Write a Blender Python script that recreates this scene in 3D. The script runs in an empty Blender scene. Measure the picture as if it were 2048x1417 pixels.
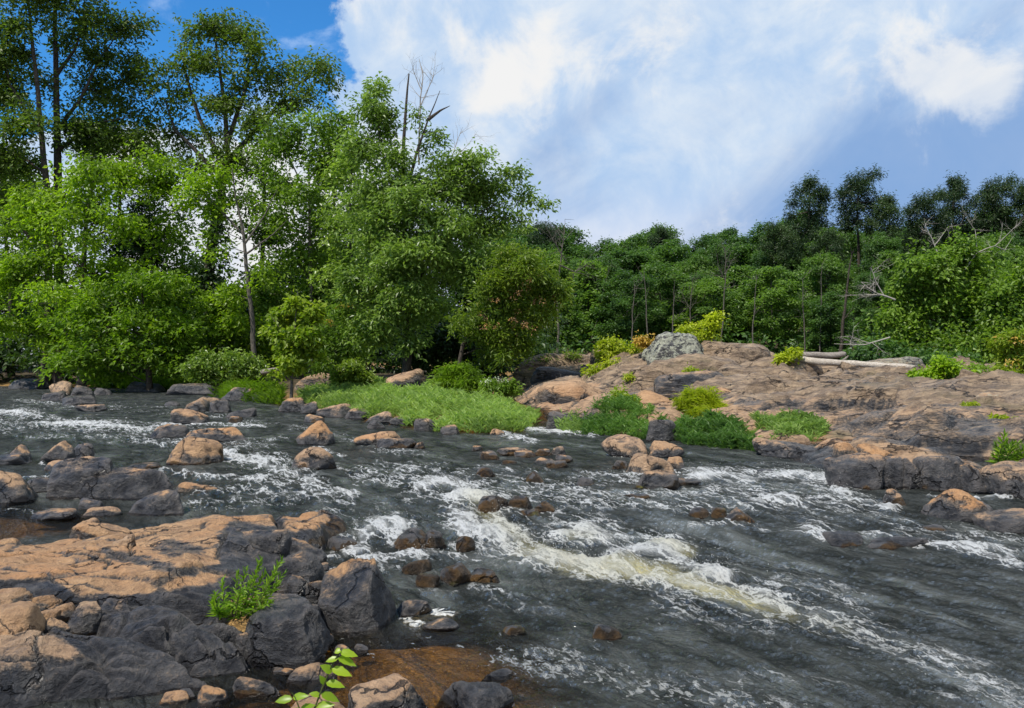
import bpy, math, random
import numpy as np
from mathutils import Vector

scene = bpy.context.scene
COL = scene.collection

# ------------------------------------------------------------------ camera, sky, sun, exposure
F, CX, CY, CAMZ = 1700.0, 1024.0, 708.5, 2.0          # focal length and centre in photo pixels, eye height in metres
cam = bpy.data.cameras.new("camera")
cam.sensor_width = 36.0
cam.lens = 36.0 * F / 2048.0
cam.clip_start, cam.clip_end = 0.05, 5000.0
camo = bpy.data.objects.new("camera", cam)
COL.objects.link(camo)
camo.location = (0, 0, CAMZ)
camo.rotation_euler = (math.radians(90), 0, 0)
scene.camera = camo
scene.render.resolution_x, scene.render.resolution_y = 1024, 708

SUN_EL, SUN_DIR = math.radians(56), Vector((-0.66, -0.62))
SUN_DIR.normalize()
scene.view_settings.view_transform = 'Standard'
scene.view_settings.look = 'None'
scene.view_settings.gamma = 1.0
scene.view_settings.exposure = 0.38
scene.view_settings.use_curve_mapping = False
scene.cycles.max_bounces = 8
scene.cycles.transparent_max_bounces = 12
scene.cycles.use_denoising = True


class NT:
    """small helper for node trees"""
    def __init__(s, tree):
        s.t = tree
        s.t.nodes.clear()

    def n(s, kind, **kw):
        nd = s.t.nodes.new(kind)
        for k, v in kw.items():
            setattr(nd, k, v)
        return nd

    def put(s, sock, val):
        if isinstance(val, bpy.types.NodeSocket):
            s.t.links.new(val, sock)
        else:
            if hasattr(sock.default_value, '__len__') and not hasattr(val, '__len__'):
                val = [val] * len(sock.default_value)
            if hasattr(val, '__len__') and len(val) == 3 and len(sock.default_value) == 4:
                val = (*val, 1)
            sock.default_value = val

    def m(s, op, a, b=0.0, c=0.0):
        nd = s.n('ShaderNodeMath', operation=op)
        s.put(nd.inputs[0], a); s.put(nd.inputs[1], b); s.put(nd.inputs[2], c)
        return nd.outputs[0]

    def ss(s, x, lo, hi, smooth=True, a=0.0, b=1.0):
        nd = s.n('ShaderNodeMapRange', interpolation_type='SMOOTHSTEP' if smooth else 'LINEAR')
        s.put(nd.inputs['Value'], x)
        s.put(nd.inputs['From Min'], lo); s.put(nd.inputs['From Max'], hi)
        s.put(nd.inputs['To Min'], a); s.put(nd.inputs['To Max'], b)
        return nd.outputs['Result']

    def mix(s, f, a, b, blend='MIX'):
        nd = s.n('ShaderNodeMix', data_type='RGBA', blend_type=blend)
        s.put(nd.inputs[0], f); s.put(nd.inputs[6], a); s.put(nd.inputs[7], b)
        return nd.outputs[2]

    def noise(s, vec, scale, detail=5, rough=0.55, dist=0.0, kind='FBM', out='Fac'):
        nd = s.n('ShaderNodeTexNoise')
        try:
            nd.noise_type = kind
        except Exception:
            pass
        s.put(nd.inputs['Vector'], vec)
        nd.inputs['Scale'].default_value = scale
        nd.inputs['Detail'].default_value = detail
        nd.inputs['Roughness'].default_value = rough
        nd.inputs['Distortion'].default_value = dist
        return nd.outputs[out]

    def voro(s, vec, scale, feature='DISTANCE_TO_EDGE', out='Distance'):
        nd = s.n('ShaderNodeTexVoronoi', feature=feature)
        s.put(nd.inputs['Vector'], vec)
        nd.inputs['Scale'].default_value = scale
        return nd.outputs[out]

    def vmul(s, vec, k):
        nd = s.n('ShaderNodeVectorMath', operation='MULTIPLY')
        s.put(nd.inputs[0], vec); s.put(nd.inputs[1], k)
        return nd.outputs[0]

    def vadd(s, a, b):
        nd = s.n('ShaderNodeVectorMath', operation='ADD')
        s.put(nd.inputs[0], a); s.put(nd.inputs[1], b)
        return nd.outputs[0]

    def comb(s, x, y, z):
        nd = s.n('ShaderNodeCombineXYZ')
        s.put(nd.inputs[0], x); s.put(nd.inputs[1], y); s.put(nd.inputs[2], z)
        return nd.outputs[0]

    def sep(s, v):
        nd = s.n('ShaderNodeSeparateXYZ')
        s.put(nd.inputs[0], v)
        return nd.outputs

    def attr(s, name):
        nd = s.n('ShaderNodeAttribute', attribute_name=name)
        return nd.outputs['Fac']

    def bump(s, h, strength=0.5, dist=0.05, normal=None):
        nd = s.n('ShaderNodeBump')
        nd.inputs['Strength'].default_value = strength
        nd.inputs['Distance'].default_value = dist
        s.put(nd.inputs['Height'], h)
        if normal is not None:
            s.put(nd.inputs['Normal'], normal)
        return nd.outputs[0]


SKY_STRENGTH = 0.10
world = bpy.data.worlds.new("World")
scene.world = world
world.use_nodes = True
w = NT(world.node_tree)
sky = w.n('ShaderNodeTexSky', sky_type='NISHITA')
sky.sun_disc = False
sky.sun_elevation = SUN_EL
sky.sun_rotation = math.atan2(SUN_DIR.x, SUN_DIR.y)
sky.air_density, sky.dust_density, sky.ozone_density = 1.0, 0.2, 2.0
dirv = w.n('ShaderNodeTexCoord').outputs['Generated']
dx, dy, dz = w.sep(dirv)
dyy = w.m('MAXIMUM', w.m('ABSOLUTE', dy), 0.22)
U = w.m('DIVIDE', dx, dyy)
V = w.m('DIVIDE', dz, dyy)
uv = w.comb(U, V, 0.0)
n_big = w.noise(uv, 4.5, 8, 0.55, 0.3)
n_edge = w.noise(w.vadd(uv, (3.1, 1.7, 0)), 11, 9, 0.6, 0.4)
# open blue: upper left of the cumulus
hole = w.m('MINIMUM', w.m('SUBTRACT', -0.185, U), w.m('SUBTRACT', V, 0.262))
hole = w.m('ADD', hole, w.m('MULTIPLY', w.m('SUBTRACT', n_edge, 0.5), 0.16))
blue = w.ss(hole, -0.004, 0.012)
n_wisp = w.noise(w.vmul(w.vadd(uv, (0.7, 0.2, 0)), (3.2, 7.0, 1)), 1.0, 8, 0.6, 0.6)
wisp = w.m('MULTIPLY', w.ss(n_wisp, 0.53, 0.75), 0.75)
# streak coordinates: the cloud sheet is combed from lower left to upper right
ca, sa = math.cos(math.radians(33)), math.sin(math.radians(33))
al = w.m('ADD', w.m('MULTIPLY', U, ca), w.m('MULTIPLY', V, sa))
ac = w.m('SUBTRACT', w.m('MULTIPLY', V, ca), w.m('MULTIPLY', U, sa))
n_str = w.noise(w.comb(w.m('MULTIPLY', al, 3.2), w.m('MULTIPLY', ac, 8.0), 0.37), 1.0, 9, 0.55, 0.5)


def gauss(u0, v0, ru, rv, rot=0.0):
    c, s_ = math.cos(rot), math.sin(rot)
    du, dv = w.m('SUBTRACT', U, u0), w.m('SUBTRACT', V, v0)
    p = w.m('DIVIDE', w.m('ADD', w.m('MULTIPLY', du, c), w.m('MULTIPLY', dv, s_)), ru)
    q = w.m('DIVIDE', w.m('SUBTRACT', w.m('MULTIPLY', dv, c), w.m('MULTIPLY', du, s_)), rv)
    r2 = w.m('ADD', w.m('MULTIPLY', p, p), w.m('MULTIPLY', q, q))
    return w.m('EXPONENT', w.m('MULTIPLY', r2, -1.0))


b1 = gauss(0.47, 0.225, 0.30, 0.075, 0.40)
b2 = gauss(0.10, 0.285, 0.13, 0.035, 0.75)
b3 = gauss(0.57, 0.17, 0.16, 0.08, 0.2)
w1 = gauss(-0.02, 0.36, 0.13, 0.05, -0.2)
w2 = gauss(0.19, 0.37, 0.12, 0.05, 0.5)
w3 = gauss(0.53, 0.345, 0.13, 0.045, 0.3)
w4 = gauss(0.25, 0.31, 0.035, 0.016, 0.3)
w5 = gauss(-0.03, 0.31, 0.05, 0.03, 0.9)
n_mid = w.noise(w.vadd(uv, (5.5, 2.2, 0)), 6.5, 10, 0.62, 0.5)
bias = w.m('ADD', w.m('ADD', w.m('MULTIPLY', b1, 0.30), w.m('MULTIPLY', b2, 0.20)), w.m('MULTIPLY', b3, 0.22))
dark = w.ss(w.m('ADD', w.m('ADD', w.m('MULTIPLY', n_str, 0.75), w.m('MULTIPLY', n_mid, 0.30)), bias), 0.52, 0.90)
wb = w.m('ADD', w.m('ADD', w1, w2), w.m('ADD', w3, w.m('ADD', w4, w5)))
whitef = w.m('ADD', w.m('ADD', w.m('MULTIPLY', n_big, 0.45), w.m('MULTIPLY', n_mid, 0.55)), w.m('ADD', w.m('MULTIPLY', wb, 0.11), w.m('MULTIPLY', w.ss(U, -0.05, -0.25), 0.10)))
whitef = w.ss(w.m('ADD', whitef, w.m('MULTIPLY', w.m('SUBTRACT', n_edge, 0.5), 0.22)), 0.54, 0.68)
low = w.ss(V, 0.22, 0.10)
cl = w.mix(w.ss(w.m('ADD', w.m('MULTIPLY', n_edge, 0.5), w.m('MULTIPLY', n_mid, 0.5)), 0.36, 0.64), (0.42, 0.59, 0.84), (0.70, 0.785, 0.885))
cl = w.mix(w.m('MULTIPLY', low, 0.55), cl, (0.76, 0.77, 0.88))
cl = w.mix(w.m('MULTIPLY', w.m('MULTIPLY', dark, 0.88), w.m('SUBTRACT', 1.0, w.m('MULTIPLY', whitef, 0.6))), cl, (0.205, 0.365, 0.665))
cl = w.mix(w.m('MULTIPLY', whitef, w.m('SUBTRACT', 1.0, w.m('MULTIPLY', dark, 0.6))), cl, (0.86, 0.86, 0.86))
cl = w.vmul(cl, 0.80 / SKY_STRENGTH)
bl = w.vmul(sky.outputs[0], (0.30, 0.88, 1.35))
bl = w.mix(wisp, bl, tuple(c / SKY_STRENGTH for c in (0.62, 0.74, 0.90)))
fin = w.mix(blue, cl, bl)
# below the horizon the sheet simply goes on
bg = w.n('ShaderNodeBackground')
w.put(bg.inputs[0], fin)
bg.inputs[1].default_value = SKY_STRENGTH
w.t.links.new(bg.outputs[0], w.n('ShaderNodeOutputWorld').inputs[0])

sl = bpy.data.lights.new("sun", 'SUN')
sl.energy = 4.6
sl.angle = math.radians(0.6)
sl.color = (1.0, 0.94, 0.84)
so = bpy.data.objects.new("sun", sl)
COL.objects.link(so)
sv = Vector((SUN_DIR.x * math.cos(SUN_EL), SUN_DIR.y * math.cos(SUN_EL), math.sin(SUN_EL)))
so.rotation_euler = sv.to_track_quat('Z', 'Y').to_euler()
so.location = (-20, -10, 40)

# ------------------------------------------------------------------ numeric helpers
rng = np.random.default_rng(7)
_perm = rng.permutation(256)
_perm = np.concatenate([_perm, _perm, _perm])
_grad = rng.normal(size=(256, 3))
_grad /= np.linalg.norm(_grad, axis=1)[:, None]


def pn(p):
    """gradient noise, about -0.7..0.7"""
    p = np.asarray(p, float)
    i = np.floor(p).astype(int)
    f = p - i
    i &= 255
    t = f * f * f * (f * (f * 6 - 15) + 10)
    out = 0
    for a in (0, 1):
        for b in (0, 1):
            for c in (0, 1):
                h = _perm[_perm[_perm[(i[:, 0] + a) & 255] + ((i[:, 1] + b) & 255)] + ((i[:, 2] + c) & 255)]
                g = _grad[h]
                d = g[:, 0] * (f[:, 0] - a) + g[:, 1] * (f[:, 1] - b) + g[:, 2] * (f[:, 2] - c)
                wx = t[:, 0] if a else 1 - t[:, 0]
                wy = t[:, 1] if b else 1 - t[:, 1]
                wz = t[:, 2] if c else 1 - t[:, 2]
                out = out + d * wx * wy * wz
    return out


def fbm(p, octs=4, gain=0.5, lac=2.03, ridge=False):
    p = np.asarray(p, float)
    a, s, tot = 1.0, 0, 0
    for k in range(octs):
        v = pn(p + 17.3 * k)
        if ridge:
            v = 0.5 - 1.6 * np.abs(v)
        s = s + a * v
        a *= gain
        p = p * lac
    return s


def p3(x, y, z=0.0):
    x = np.asarray(x, float)
    return np.stack([x, np.broadcast_to(y, x.shape), np.broadcast_to(z, x.shape)], 1)


def sst(x, lo, hi):
    t = np.clip((x - lo) / (hi - lo), 0, 1)
    return t * t * (3 - 2 * t)


def wl(y):
    """water level: the river drops at the rapid"""
    return 0.14 * sst(np.asarray(y, float), 8.3, 11.2)


def at(px, py, z):
    """point at height z seen at photo pixel px, py"""
    Y = F * (CAMZ - z) / (py - CY)
    return np.array([(px - CX) / F * Y, Y, z])


def aty(px, py, Y):
    return np.array([(px - CX) / F * Y, Y, CAMZ - (py - CY) / F * Y])


def yw(py):
    """distance of the water surface seen at photo row py"""
    Y = F * CAMZ / (py - CY)
    for _ in range(12):
        Y = F * (CAMZ - float(wl(Y))) / (py - CY)
    return Y


def atw(px, py):
    Y = yw(py)
    return np.array([(px - CX) / F * Y, Y, float(wl(Y))])


def proj(P):
    return CX + F * P[:, 0] / P[:, 1], CY + F * (CAMZ - P[:, 2]) / P[:, 1]


def sdpoly(x, y, poly):
    """signed distance, negative inside"""
    poly = np.asarray(poly, float)
    d = np.full(x.shape, 1e18)
    ins = np.zeros(x.shape, bool)
    n = len(poly)
    for k in range(n):
        a, b = poly[k], poly[(k + 1) % n]
        e = b - a
        wx, wy = x - a[0], y - a[1]
        t = np.clip((wx * e[0] + wy * e[1]) / (e @ e + 1e-12), 0, 1)
        d = np.minimum(d, (wx - e[0] * t) ** 2 + (wy - e[1] * t) ** 2)
        c = ((a[1] <= y) & (b[1] > y)) | ((b[1] <= y) & (a[1] > y))
        xi = a[0] + (y - a[1]) / (b[1] - a[1] + 1e-12) * e[0]
        ins ^= c & (x < xi)
    d = np.sqrt(d)
    return np.where(ins, -d, d)


def dline(x, y, pts):
    d = np.full(x.shape, 1e18)
    for k in range(len(pts) - 1):
        a, b = np.asarray(pts[k][:2], float), np.asarray(pts[k + 1][:2], float)
        e = b - a
        wx, wy = x - a[0], y - a[1]
        t = np.clip((wx * e[0] + wy * e[1]) / (e @ e + 1e-12), 0, 1)
        d = np.minimum(d, (wx - e[0] * t) ** 2 + (wy - e[1] * t) ** 2)
    return np.sqrt(d)


def rbf(ctrl):
    """smooth-ish surface through (x, y, z) points: biharmonic-linear kernel + plane"""
    c = np.asarray(ctrl, float)
    n = len(c)
    r = np.hypot(c[:, 0][:, None] - c[:, 0], c[:, 1][:, None] - c[:, 1])
    A = np.zeros((n + 3, n + 3))
    A[:n, :n] = -r - 0.02 * np.eye(n)
    A[:n, n] = 1; A[:n, n + 1] = c[:, 0]; A[:n, n + 2] = c[:, 1]
    A[n:, :n] = A[:n, n:].T
    b = np.zeros(n + 3); b[:n] = c[:, 2]
    s = np.linalg.lstsq(A, b, rcond=None)[0]

    def f(x, y):
        out = s[n] + s[n + 1] * x + s[n + 2] * y
        for k in range(n):
            out = out - s[k] * np.hypot(x - c[k, 0], y - c[k, 1])
        return out
    return f


# ------------------------------------------------------------------ object helpers
def mesh(name, V, faces, mat=None, attrs=None, smooth=True):
    V = np.asarray(V, np.float32)
    me = bpy.data.meshes.new(name)
    me.vertices.add(len(V))
    me.vertices.foreach_set('co', V.ravel())
    fl = [np.asarray(f, np.int32) for f in faces if len(f)]
    idx = np.concatenate([f.ravel() for f in fl])
    cnt = np.concatenate([np.full(len(f), f.shape[1], np.int32) for f in fl])
    me.loops.add(len(idx))
    me.loops.foreach_set('vertex_index', idx)
    me.polygons.add(len(cnt))
    st = np.zeros(len(cnt), np.int32)
    st[1:] = np.cumsum(cnt)[:-1]
    me.polygons.foreach_set('loop_start', st)
    me.polygons.foreach_set('loop_total', cnt)
    me.polygons.foreach_set('use_smooth', np.full(len(cnt), smooth, bool))
    for k, v in (attrs or {}).items():
        a = me.attributes.new(k, 'FLOAT', 'POINT')
        a.data.foreach_set('value', np.asarray(v, np.float32))
    me.update(calc_edges=True)
    me.validate()
    if mat is not None:
        me.materials.append(mat)
    return me


def tag(o, label=None, cat=None, group=None, kind=None):
    for k, v in (('label', label), ('category', cat), ('group', group), ('kind', kind)):
        if v:
            o[k] = v
    return o


def link(name, me, loc=(0, 0, 0), parent=None):
    o = bpy.data.objects.new(name, me)
    COL.objects.link(o)
    o.location = loc
    if parent is not None:
        o.parent = parent
    return o


def wobj(name, V, faces, mat, attrs=None, base=None, parent=None, smooth=True, porigin=None):
    """mesh given in world coordinates; the object's origin goes to base (or is taken relative to the parent's origin)"""
    V = np.asarray(V, float)
    if parent is not None:
        o0 = np.array(porigin if porigin is not None else parent.location)
        return link(name, mesh(name, V - o0, faces, mat, attrs, smooth), (0, 0, 0), parent)
    b = np.array(base if base is not None else (0, 0, 0), float)
    return link(name, mesh(name, V - b, faces, mat, attrs, smooth), b)


def grid_faces(nr, nc):
    i = np.arange(nr * nc).reshape(nr, nc)
    return np.stack([i[:-1, :-1], i[:-1, 1:], i[1:, 1:], i[1:, :-1]], -1).reshape(-1, 4)


def compact(V, faces, attrs):
    used = np.zeros(len(V), bool)
    used[faces.ravel()] = True
    m = np.cumsum(used) - 1
    return V[used], m[faces], {k: np.asarray(v)[used] for k, v in attrs.items()}


class Tubes:
    def __init__(s):
        s.V, s.F, s.n = [], [], 0

    def add(s, pts, rad, sides=6):
        pts = np.asarray(pts, float)
        n = len(pts)
        rad = np.broadcast_to(rad, (n,))
        t = np.gradient(pts, axis=0)
        t /= np.linalg.norm(t, axis=1)[:, None] + 1e-9
        ref = np.array([0.31, 0.95, 0.05]) if abs(t[0, 2]) > 0.6 else np.array([0.05, 0.1, 1.0])
        a = np.cross(t, ref); a /= np.linalg.norm(a, axis=1)[:, None] + 1e-9
        b = np.cross(t, a)
        ang = np.arange(sides) / sides * 2 * np.pi
        ring = pts[:, None] + rad[:, None, None] * (np.cos(ang)[None, :, None] * a[:, None] + np.sin(ang)[None, :, None] * b[:, None])
        i = np.arange(n * sides).reshape(n, sides) + s.n
        j = np.roll(i, -1, 1)
        s.F.append(np.stack([i[:-1], j[:-1], j[1:], i[1:]], -1).reshape(-1, 4))
        s.V.append(ring.reshape(-1, 3))
        s.n += n * sides

    def arrays(s):
        return np.concatenate(s.V), [np.concatenate(s.F)]


def wander(a, b, n, amp, r):
    """a wobbly polyline from a to b"""
    a, b = np.asarray(a, float), np.asarray(b, float)
    t = np.linspace(0, 1, n)[:, None]
    L = np.linalg.norm(b - a)
    off = r.normal(size=(n, 3)).cumsum(0)
    off -= off[0] + (off[-1] - off[0]) * t
    return a + (b - a) * t + off * amp * L / max(n, 2)


# ------------------------------------------------------------------ materials
def newmat(name):
    m = bpy.data.materials.new(name)
    m.use_nodes = True
    return m, NT(m.node_tree)


def finish(g, shader):
    g.t.links.new(shader, g.n('ShaderNodeOutputMaterial').inputs[0])


def principled(g, col, rough=0.6, normal=None, spec=0.4):
    p = g.n('ShaderNodeBsdfPrincipled')
    g.put(p.inputs['Base Color'], col)
    g.put(p.inputs['Roughness'], rough)
    g.put(p.inputs['Specular IOR Level'], spec)
    if normal is not None:
        g.put(p.inputs['Normal'], normal)
    return p.outputs[0]


def rock_material(name='river_rock', k=(1, 1, 1), relief=1.0):
    m, g = newmat(name)
    geo = g.n('ShaderNodeNewGeometry')
    wpos = geo.outputs['Position']
    pos = g.vmul(wpos, k)
    edge = g.ss(geo.outputs['Pointiness'], 0.505, 0.56)
    warp = g.vadd(pos, g.vmul(g.noise(pos, 1.7, 4, out='Color'), 0.5))
    nb = g.noise(pos, 1.3, 6, 0.6)
    nm = g.noise(pos, 7, 9, 0.66, 0.4)
    nf = g.noise(pos, 42, 6, 0.7)
    sp = g.noise(wpos, 130, 3, 0.7)
    fol = g.noise(g.vmul(warp, (2.2, 5.0, 16.0)), 1.0, 7, 0.65)          # foliation streaks
    tan = g.mix(g.ss(nm, 0.3, 0.7), (0.30, 0.165, 0.078), (0.56, 0.325, 0.155))
    tan = g.mix(g.ss(nb, 0.45, 0.68), tan, (0.52, 0.26, 0.105))
    tan = g.mix(g.m('MULTIPLY', g.ss(nf, 0.50, 0.72), 0.6), tan, (0.20, 0.125, 0.075))
    tan = g.mix(g.m('MULTIPLY', g.ss(fol, 0.54, 0.70), 0.5), tan, (0.15, 0.10, 0.07))
    tan = g.mix(g.m('MULTIPLY', g.ss(sp, 0.56, 0.75), 0.55), tan, (0.10, 0.07, 0.05))
    orn = g.n('ShaderNodeObjectInfo').outputs['Random']
    tan = g.mix(g.m('MULTIPLY', orn, 0.55), tan, g.mix(g.ss(nm, 0.3, 0.7), (0.24, 0.175, 0.125), (0.44, 0.335, 0.24)))
    dk = g.mix(g.ss(nm, 0.35, 0.72), (0.016, 0.016, 0.018), (0.080, 0.079, 0.082))
    dk = g.mix(g.m('MULTIPLY', g.ss(fol, 0.5, 0.70), 0.6), dk, (0.150, 0.140, 0.130))
    dk = g.mix(g.m('MULTIPLY', g.ss(nf, 0.55, 0.78), 0.45), dk, (0.13, 0.105, 0.085))
    dk = g.mix(g.m('MULTIPLY', edge, 0.55), dk, (0.14, 0.125, 0.115))
    mid = g.mix(g.ss(nf, 0.4, 0.65), (0.085, 0.068, 0.055), (0.24, 0.182, 0.130))
    mask = g.m('ADD', g.attr('tan'), g.m('ADD', g.m('MULTIPLY', g.m('SUBTRACT', nm, 0.5), 1.35), g.m('ADD', g.m('MULTIPLY', g.m('SUBTRACT', nf, 0.5), 0.8), g.m('MULTIPLY', g.m('SUBTRACT', fol, 0.5), 0.6))))
    tm = g.ss(mask, 0.42, 0.80)
    col = g.mix(g.m('MULTIPLY', g.ss(mask, 0.08, 0.48), 0.9), dk, mid)
    col = g.mix(tm, col, tan)
    br = g.mix(g.ss(nm, 0.35, 0.7), (0.145, 0.098, 0.064), (0.40, 0.285, 0.180))
    br = g.mix(g.m('MULTIPLY', g.ss(nf, 0.5, 0.7), 0.55), br, (0.44, 0.33, 0.20))
    br = g.mix(g.m('MULTIPLY', g.ss(fol, 0.5, 0.68), 0.75), br, (0.075, 0.054, 0.040))
    br = g.mix(g.m('MULTIPLY', g.ss(nb, 0.55, 0.7), 0.45), br, (0.085, 0.078, 0.030))
    bmask = g.m('ADD', g.attr('brown'), g.m('ADD', g.m('MULTIPLY', g.m('SUBTRACT', nm, 0.5), 1.1), g.m('MULTIPLY', g.m('SUBTRACT', nb, 0.5), 1.4)))
    col = g.mix(g.ss(bmask, 0.38, 0.66), col, br)
    mo = g.mix(g.ss(nm, 0.4, 0.65), (0.026, 0.016, 0.007), (0.095, 0.050, 0.013))
    mo = g.mix(g.m('MULTIPLY', g.ss(nb, 0.60, 0.70), 0.8), mo, (0.13, 0.135, 0.012))
    mmask = g.m('ADD', g.attr('moss'), g.m('MULTIPLY', g.m('SUBTRACT', nm, 0.5), 1.1))
    col = g.mix(g.ss(mmask, 0.4, 0.66), col, mo)
    lmask = g.m('MULTIPLY', g.attr('lichen'), g.ss(g.m('ADD', g.noise(wpos, 5.5, 7, 0.7), g.m('MULTIPLY', nf, 0.3)), 0.58, 0.68))
    col = g.mix(lmask, col, g.mix(g.ss(nf, 0.4, 0.7), (0.33, 0.33, 0.24), (0.56, 0.56, 0.43)))
    # joints: thin dark cracks
    ck = g.voro(g.vmul(g.vadd(pos, g.vmul(g.noise(pos, 2.6, 5, out='Color'), 0.75)), (1.1, 1.9, 1.4)), 1.0)
    ckm = g.m('MULTIPLY', g.ss(ck, 0.026, 0.004), g.ss(g.noise(pos, 2.1, 3), 0.40, 0.55))
    col = g.mix(g.m('MULTIPLY', ckm, 0.85), col, (0.012, 0.010, 0.009))
    wet = g.attr('wet')
    wm = g.ss(g.m('ADD', wet, g.m('MULTIPLY', g.m('SUBTRACT', nm, 0.5), 0.5)), 0.4, 0.6)
    col = g.mix(wm, col, g.mix(1.0, col, (0.42, 0.38, 0.34), 'MULTIPLY'))
    rough = g.mix(wm, g.mix(tm, (0.36, 0.36, 0.36), (0.85, 0.85, 0.85)), (0.2, 0.2, 0.2))
    h = g.m('ADD', g.m('MULTIPLY', nm, 1.0), g.m('ADD', g.m('MULTIPLY', nf, 0.32), g.m('ADD', g.m('MULTIPLY', fol, 0.45), g.m('MULTIPLY', ckm, -0.8))))
    nrm = g.bump(h, 1.0, 0.11 * relief)
    finish(g, principled(g, col, rough, nrm, 0.4))
    return m


def leaf_material(name, dark, light, tip, trans=0.35, rough=0.45):
    m, g = newmat(name)
    r = g.attr('rnd')
    pos = g.n('ShaderNodeNewGeometry').outputs['Position']
    nb = g.noise(pos, 0.45, 3)
    f = g.m('ADD', g.m('MULTIPLY', r, 0.65), g.m('MULTIPLY', g.ss(nb, 0.35, 0.65), 0.4))
    col = g.mix(g.ss(f, 0.05, 0.8), dark, light)
    col = g.mix(g.ss(r, 0.86, 1.0), col, tip)
    orn = g.n('ShaderNodeObjectInfo').outputs['Random']
    col = g.mix(1.0, col, g.mix(orn, (0.88, 0.90, 0.92), (1.42, 1.32, 1.10)), 'MULTIPLY')
    p = principled(g, col, rough, None, 0.35)
    t = g.n('ShaderNodeBsdfTranslucent')
    g.put(t.inputs[0], g.mix(1.0, col, (1.7, 1.9, 0.7), 'MULTIPLY'))
    mx = g.n('ShaderNodeMixShader')
    mx.inputs[0].default_value = trans
    g.t.links.new(p, mx.inputs[1]); g.t.links.new(t.outputs[0], mx.inputs[2])
    finish(g, mx.outputs[0])
    return m


def bark_material(name, a, b, scale=6.0, streak=(5, 5, 1.2)):
    m, g = newmat(name)
    pos = g.n('ShaderNodeNewGeometry').outputs['Position']
    n1 = g.noise(g.vmul(pos, streak), scale, 7, 0.65)
    n2 = g.noise(pos, 2.0, 4)
    col = g.mix(g.ss(n1, 0.35, 0.65), a, b)
    col = g.mix(g.m('MULTIPLY', g.ss(n2, 0.5, 0.7), 0.5), col, a)
    finish(g, principled(g, col, 0.85, g.bump(n1, 0.7, 0.03), 0.2))
    return m


ROCK = rock_material()
ISLAND = rock_material('island_rock', (0.30, 0.62, 0.9), 1.6)
BARK = bark_material('bark_dark', (0.022, 0.017, 0.013), (0.085, 0.068, 0.052))
BARK_GREY = bark_material('bark_grey', (0.045, 0.040, 0.033), (0.15, 0.13, 0.105))
DEADWOOD = bark_material('deadwood', (0.22, 0.195, 0.165), (0.44, 0.40, 0.345), 9, (6, 6, 6))
DRIFT = bark_material('driftwood', (0.26, 0.22, 0.175), (0.52, 0.46, 0.385), 5, (1.0, 9, 9))
DRIFT_DARK = bark_material('driftwood_grey', (0.12, 0.10, 0.085), (0.30, 0.265, 0.225), 5, (1.0, 9, 9))
STEM = bark_material('green_stem', (0.055, 0.075, 0.018), (0.12, 0.13, 0.04), 20)
L_MAPLE = leaf_material('leaf_maple', (0.050, 0.100, 0.006), (0.165, 0.265, 0.014), (0.26, 0.34, 0.02), 0.45)
L_MID = leaf_material('leaf_mid', (0.043, 0.088, 0.009), (0.132, 0.220, 0.026), (0.15, 0.20, 0.04), 0.42)
L_SYC = leaf_material('leaf_sycamore', (0.029, 0.057, 0.008), (0.088, 0.140, 0.018), (0.13, 0.175, 0.03), 0.40)
L_ASH = leaf_material('leaf_silvery', (0.070, 0.125, 0.016), (0.205, 0.295, 0.058), (0.42, 0.49, 0.22), 0.40, 0.35)
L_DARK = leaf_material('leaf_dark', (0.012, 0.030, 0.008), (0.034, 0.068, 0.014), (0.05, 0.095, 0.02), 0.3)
L_PINE = leaf_material('leaf_pine', (0.014, 0.031, 0.013), (0.042, 0.076, 0.024), (0.065, 0.10, 0.03), 0.2)
L_FAR = leaf_material('leaf_far_wood', (0.022, 0.055, 0.016), (0.070, 0.140, 0.030), (0.11, 0.18, 0.035), 0.4)
L_FARL = leaf_material('leaf_far_light', (0.038, 0.085, 0.016), (0.105, 0.185, 0.030), (0.15, 0.23, 0.035), 0.42)
L_YEL = leaf_material('leaf_yellow_green', (0.14, 0.19, 0.010), (0.29, 0.34, 0.020), (0.36, 0.36, 0.04), 0.45)
L_MIM = leaf_material('leaf_mimosa', (0.070, 0.125, 0.010), (0.180, 0.245, 0.024), (0.24, 0.24, 0.05), 0.45)
L_GRASS = leaf_material('leaf_grass', (0.105, 0.170, 0.045), (0.250, 0.345, 0.120), (0.34, 0.39, 0.20), 0.4)
L_WILLOW = leaf_material('leaf_waterwillow', (0.060, 0.125, 0.028), (0.150, 0.255, 0.065), (0.24, 0.33, 0.11), 0.4)
L_SEED = leaf_material('leaf_seedling', (0.16, 0.26, 0.012), (0.23, 0.33, 0.020), (0.30, 0.36, 0.03), 0.45, 0.35)
L_RUST = leaf_material('leaf_rusty', (0.20, 0.15, 0.03), (0.36, 0.25, 0.06), (0.42, 0.22, 0.07), 0.35)
L_PINK = leaf_material('blossom_pink', (0.45, 0.25, 0.16), (0.60, 0.36, 0.24), (0.65, 0.45, 0.3), 0.4)
L_WHITE = leaf_material('blossom_white', (0.45, 0.47, 0.40), (0.62, 0.62, 0.55), (0.7, 0.7, 0.6), 0.3)
L_DRY = leaf_material('leaf_dry', (0.14, 0.085, 0.04), (0.27, 0.17, 0.085), (0.35, 0.22, 0.11), 0.1)

# ------------------------------------------------------------------ the river's ground
def plan(pts):
    return np.array([atw(*p)[:2] for p in pts])


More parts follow.
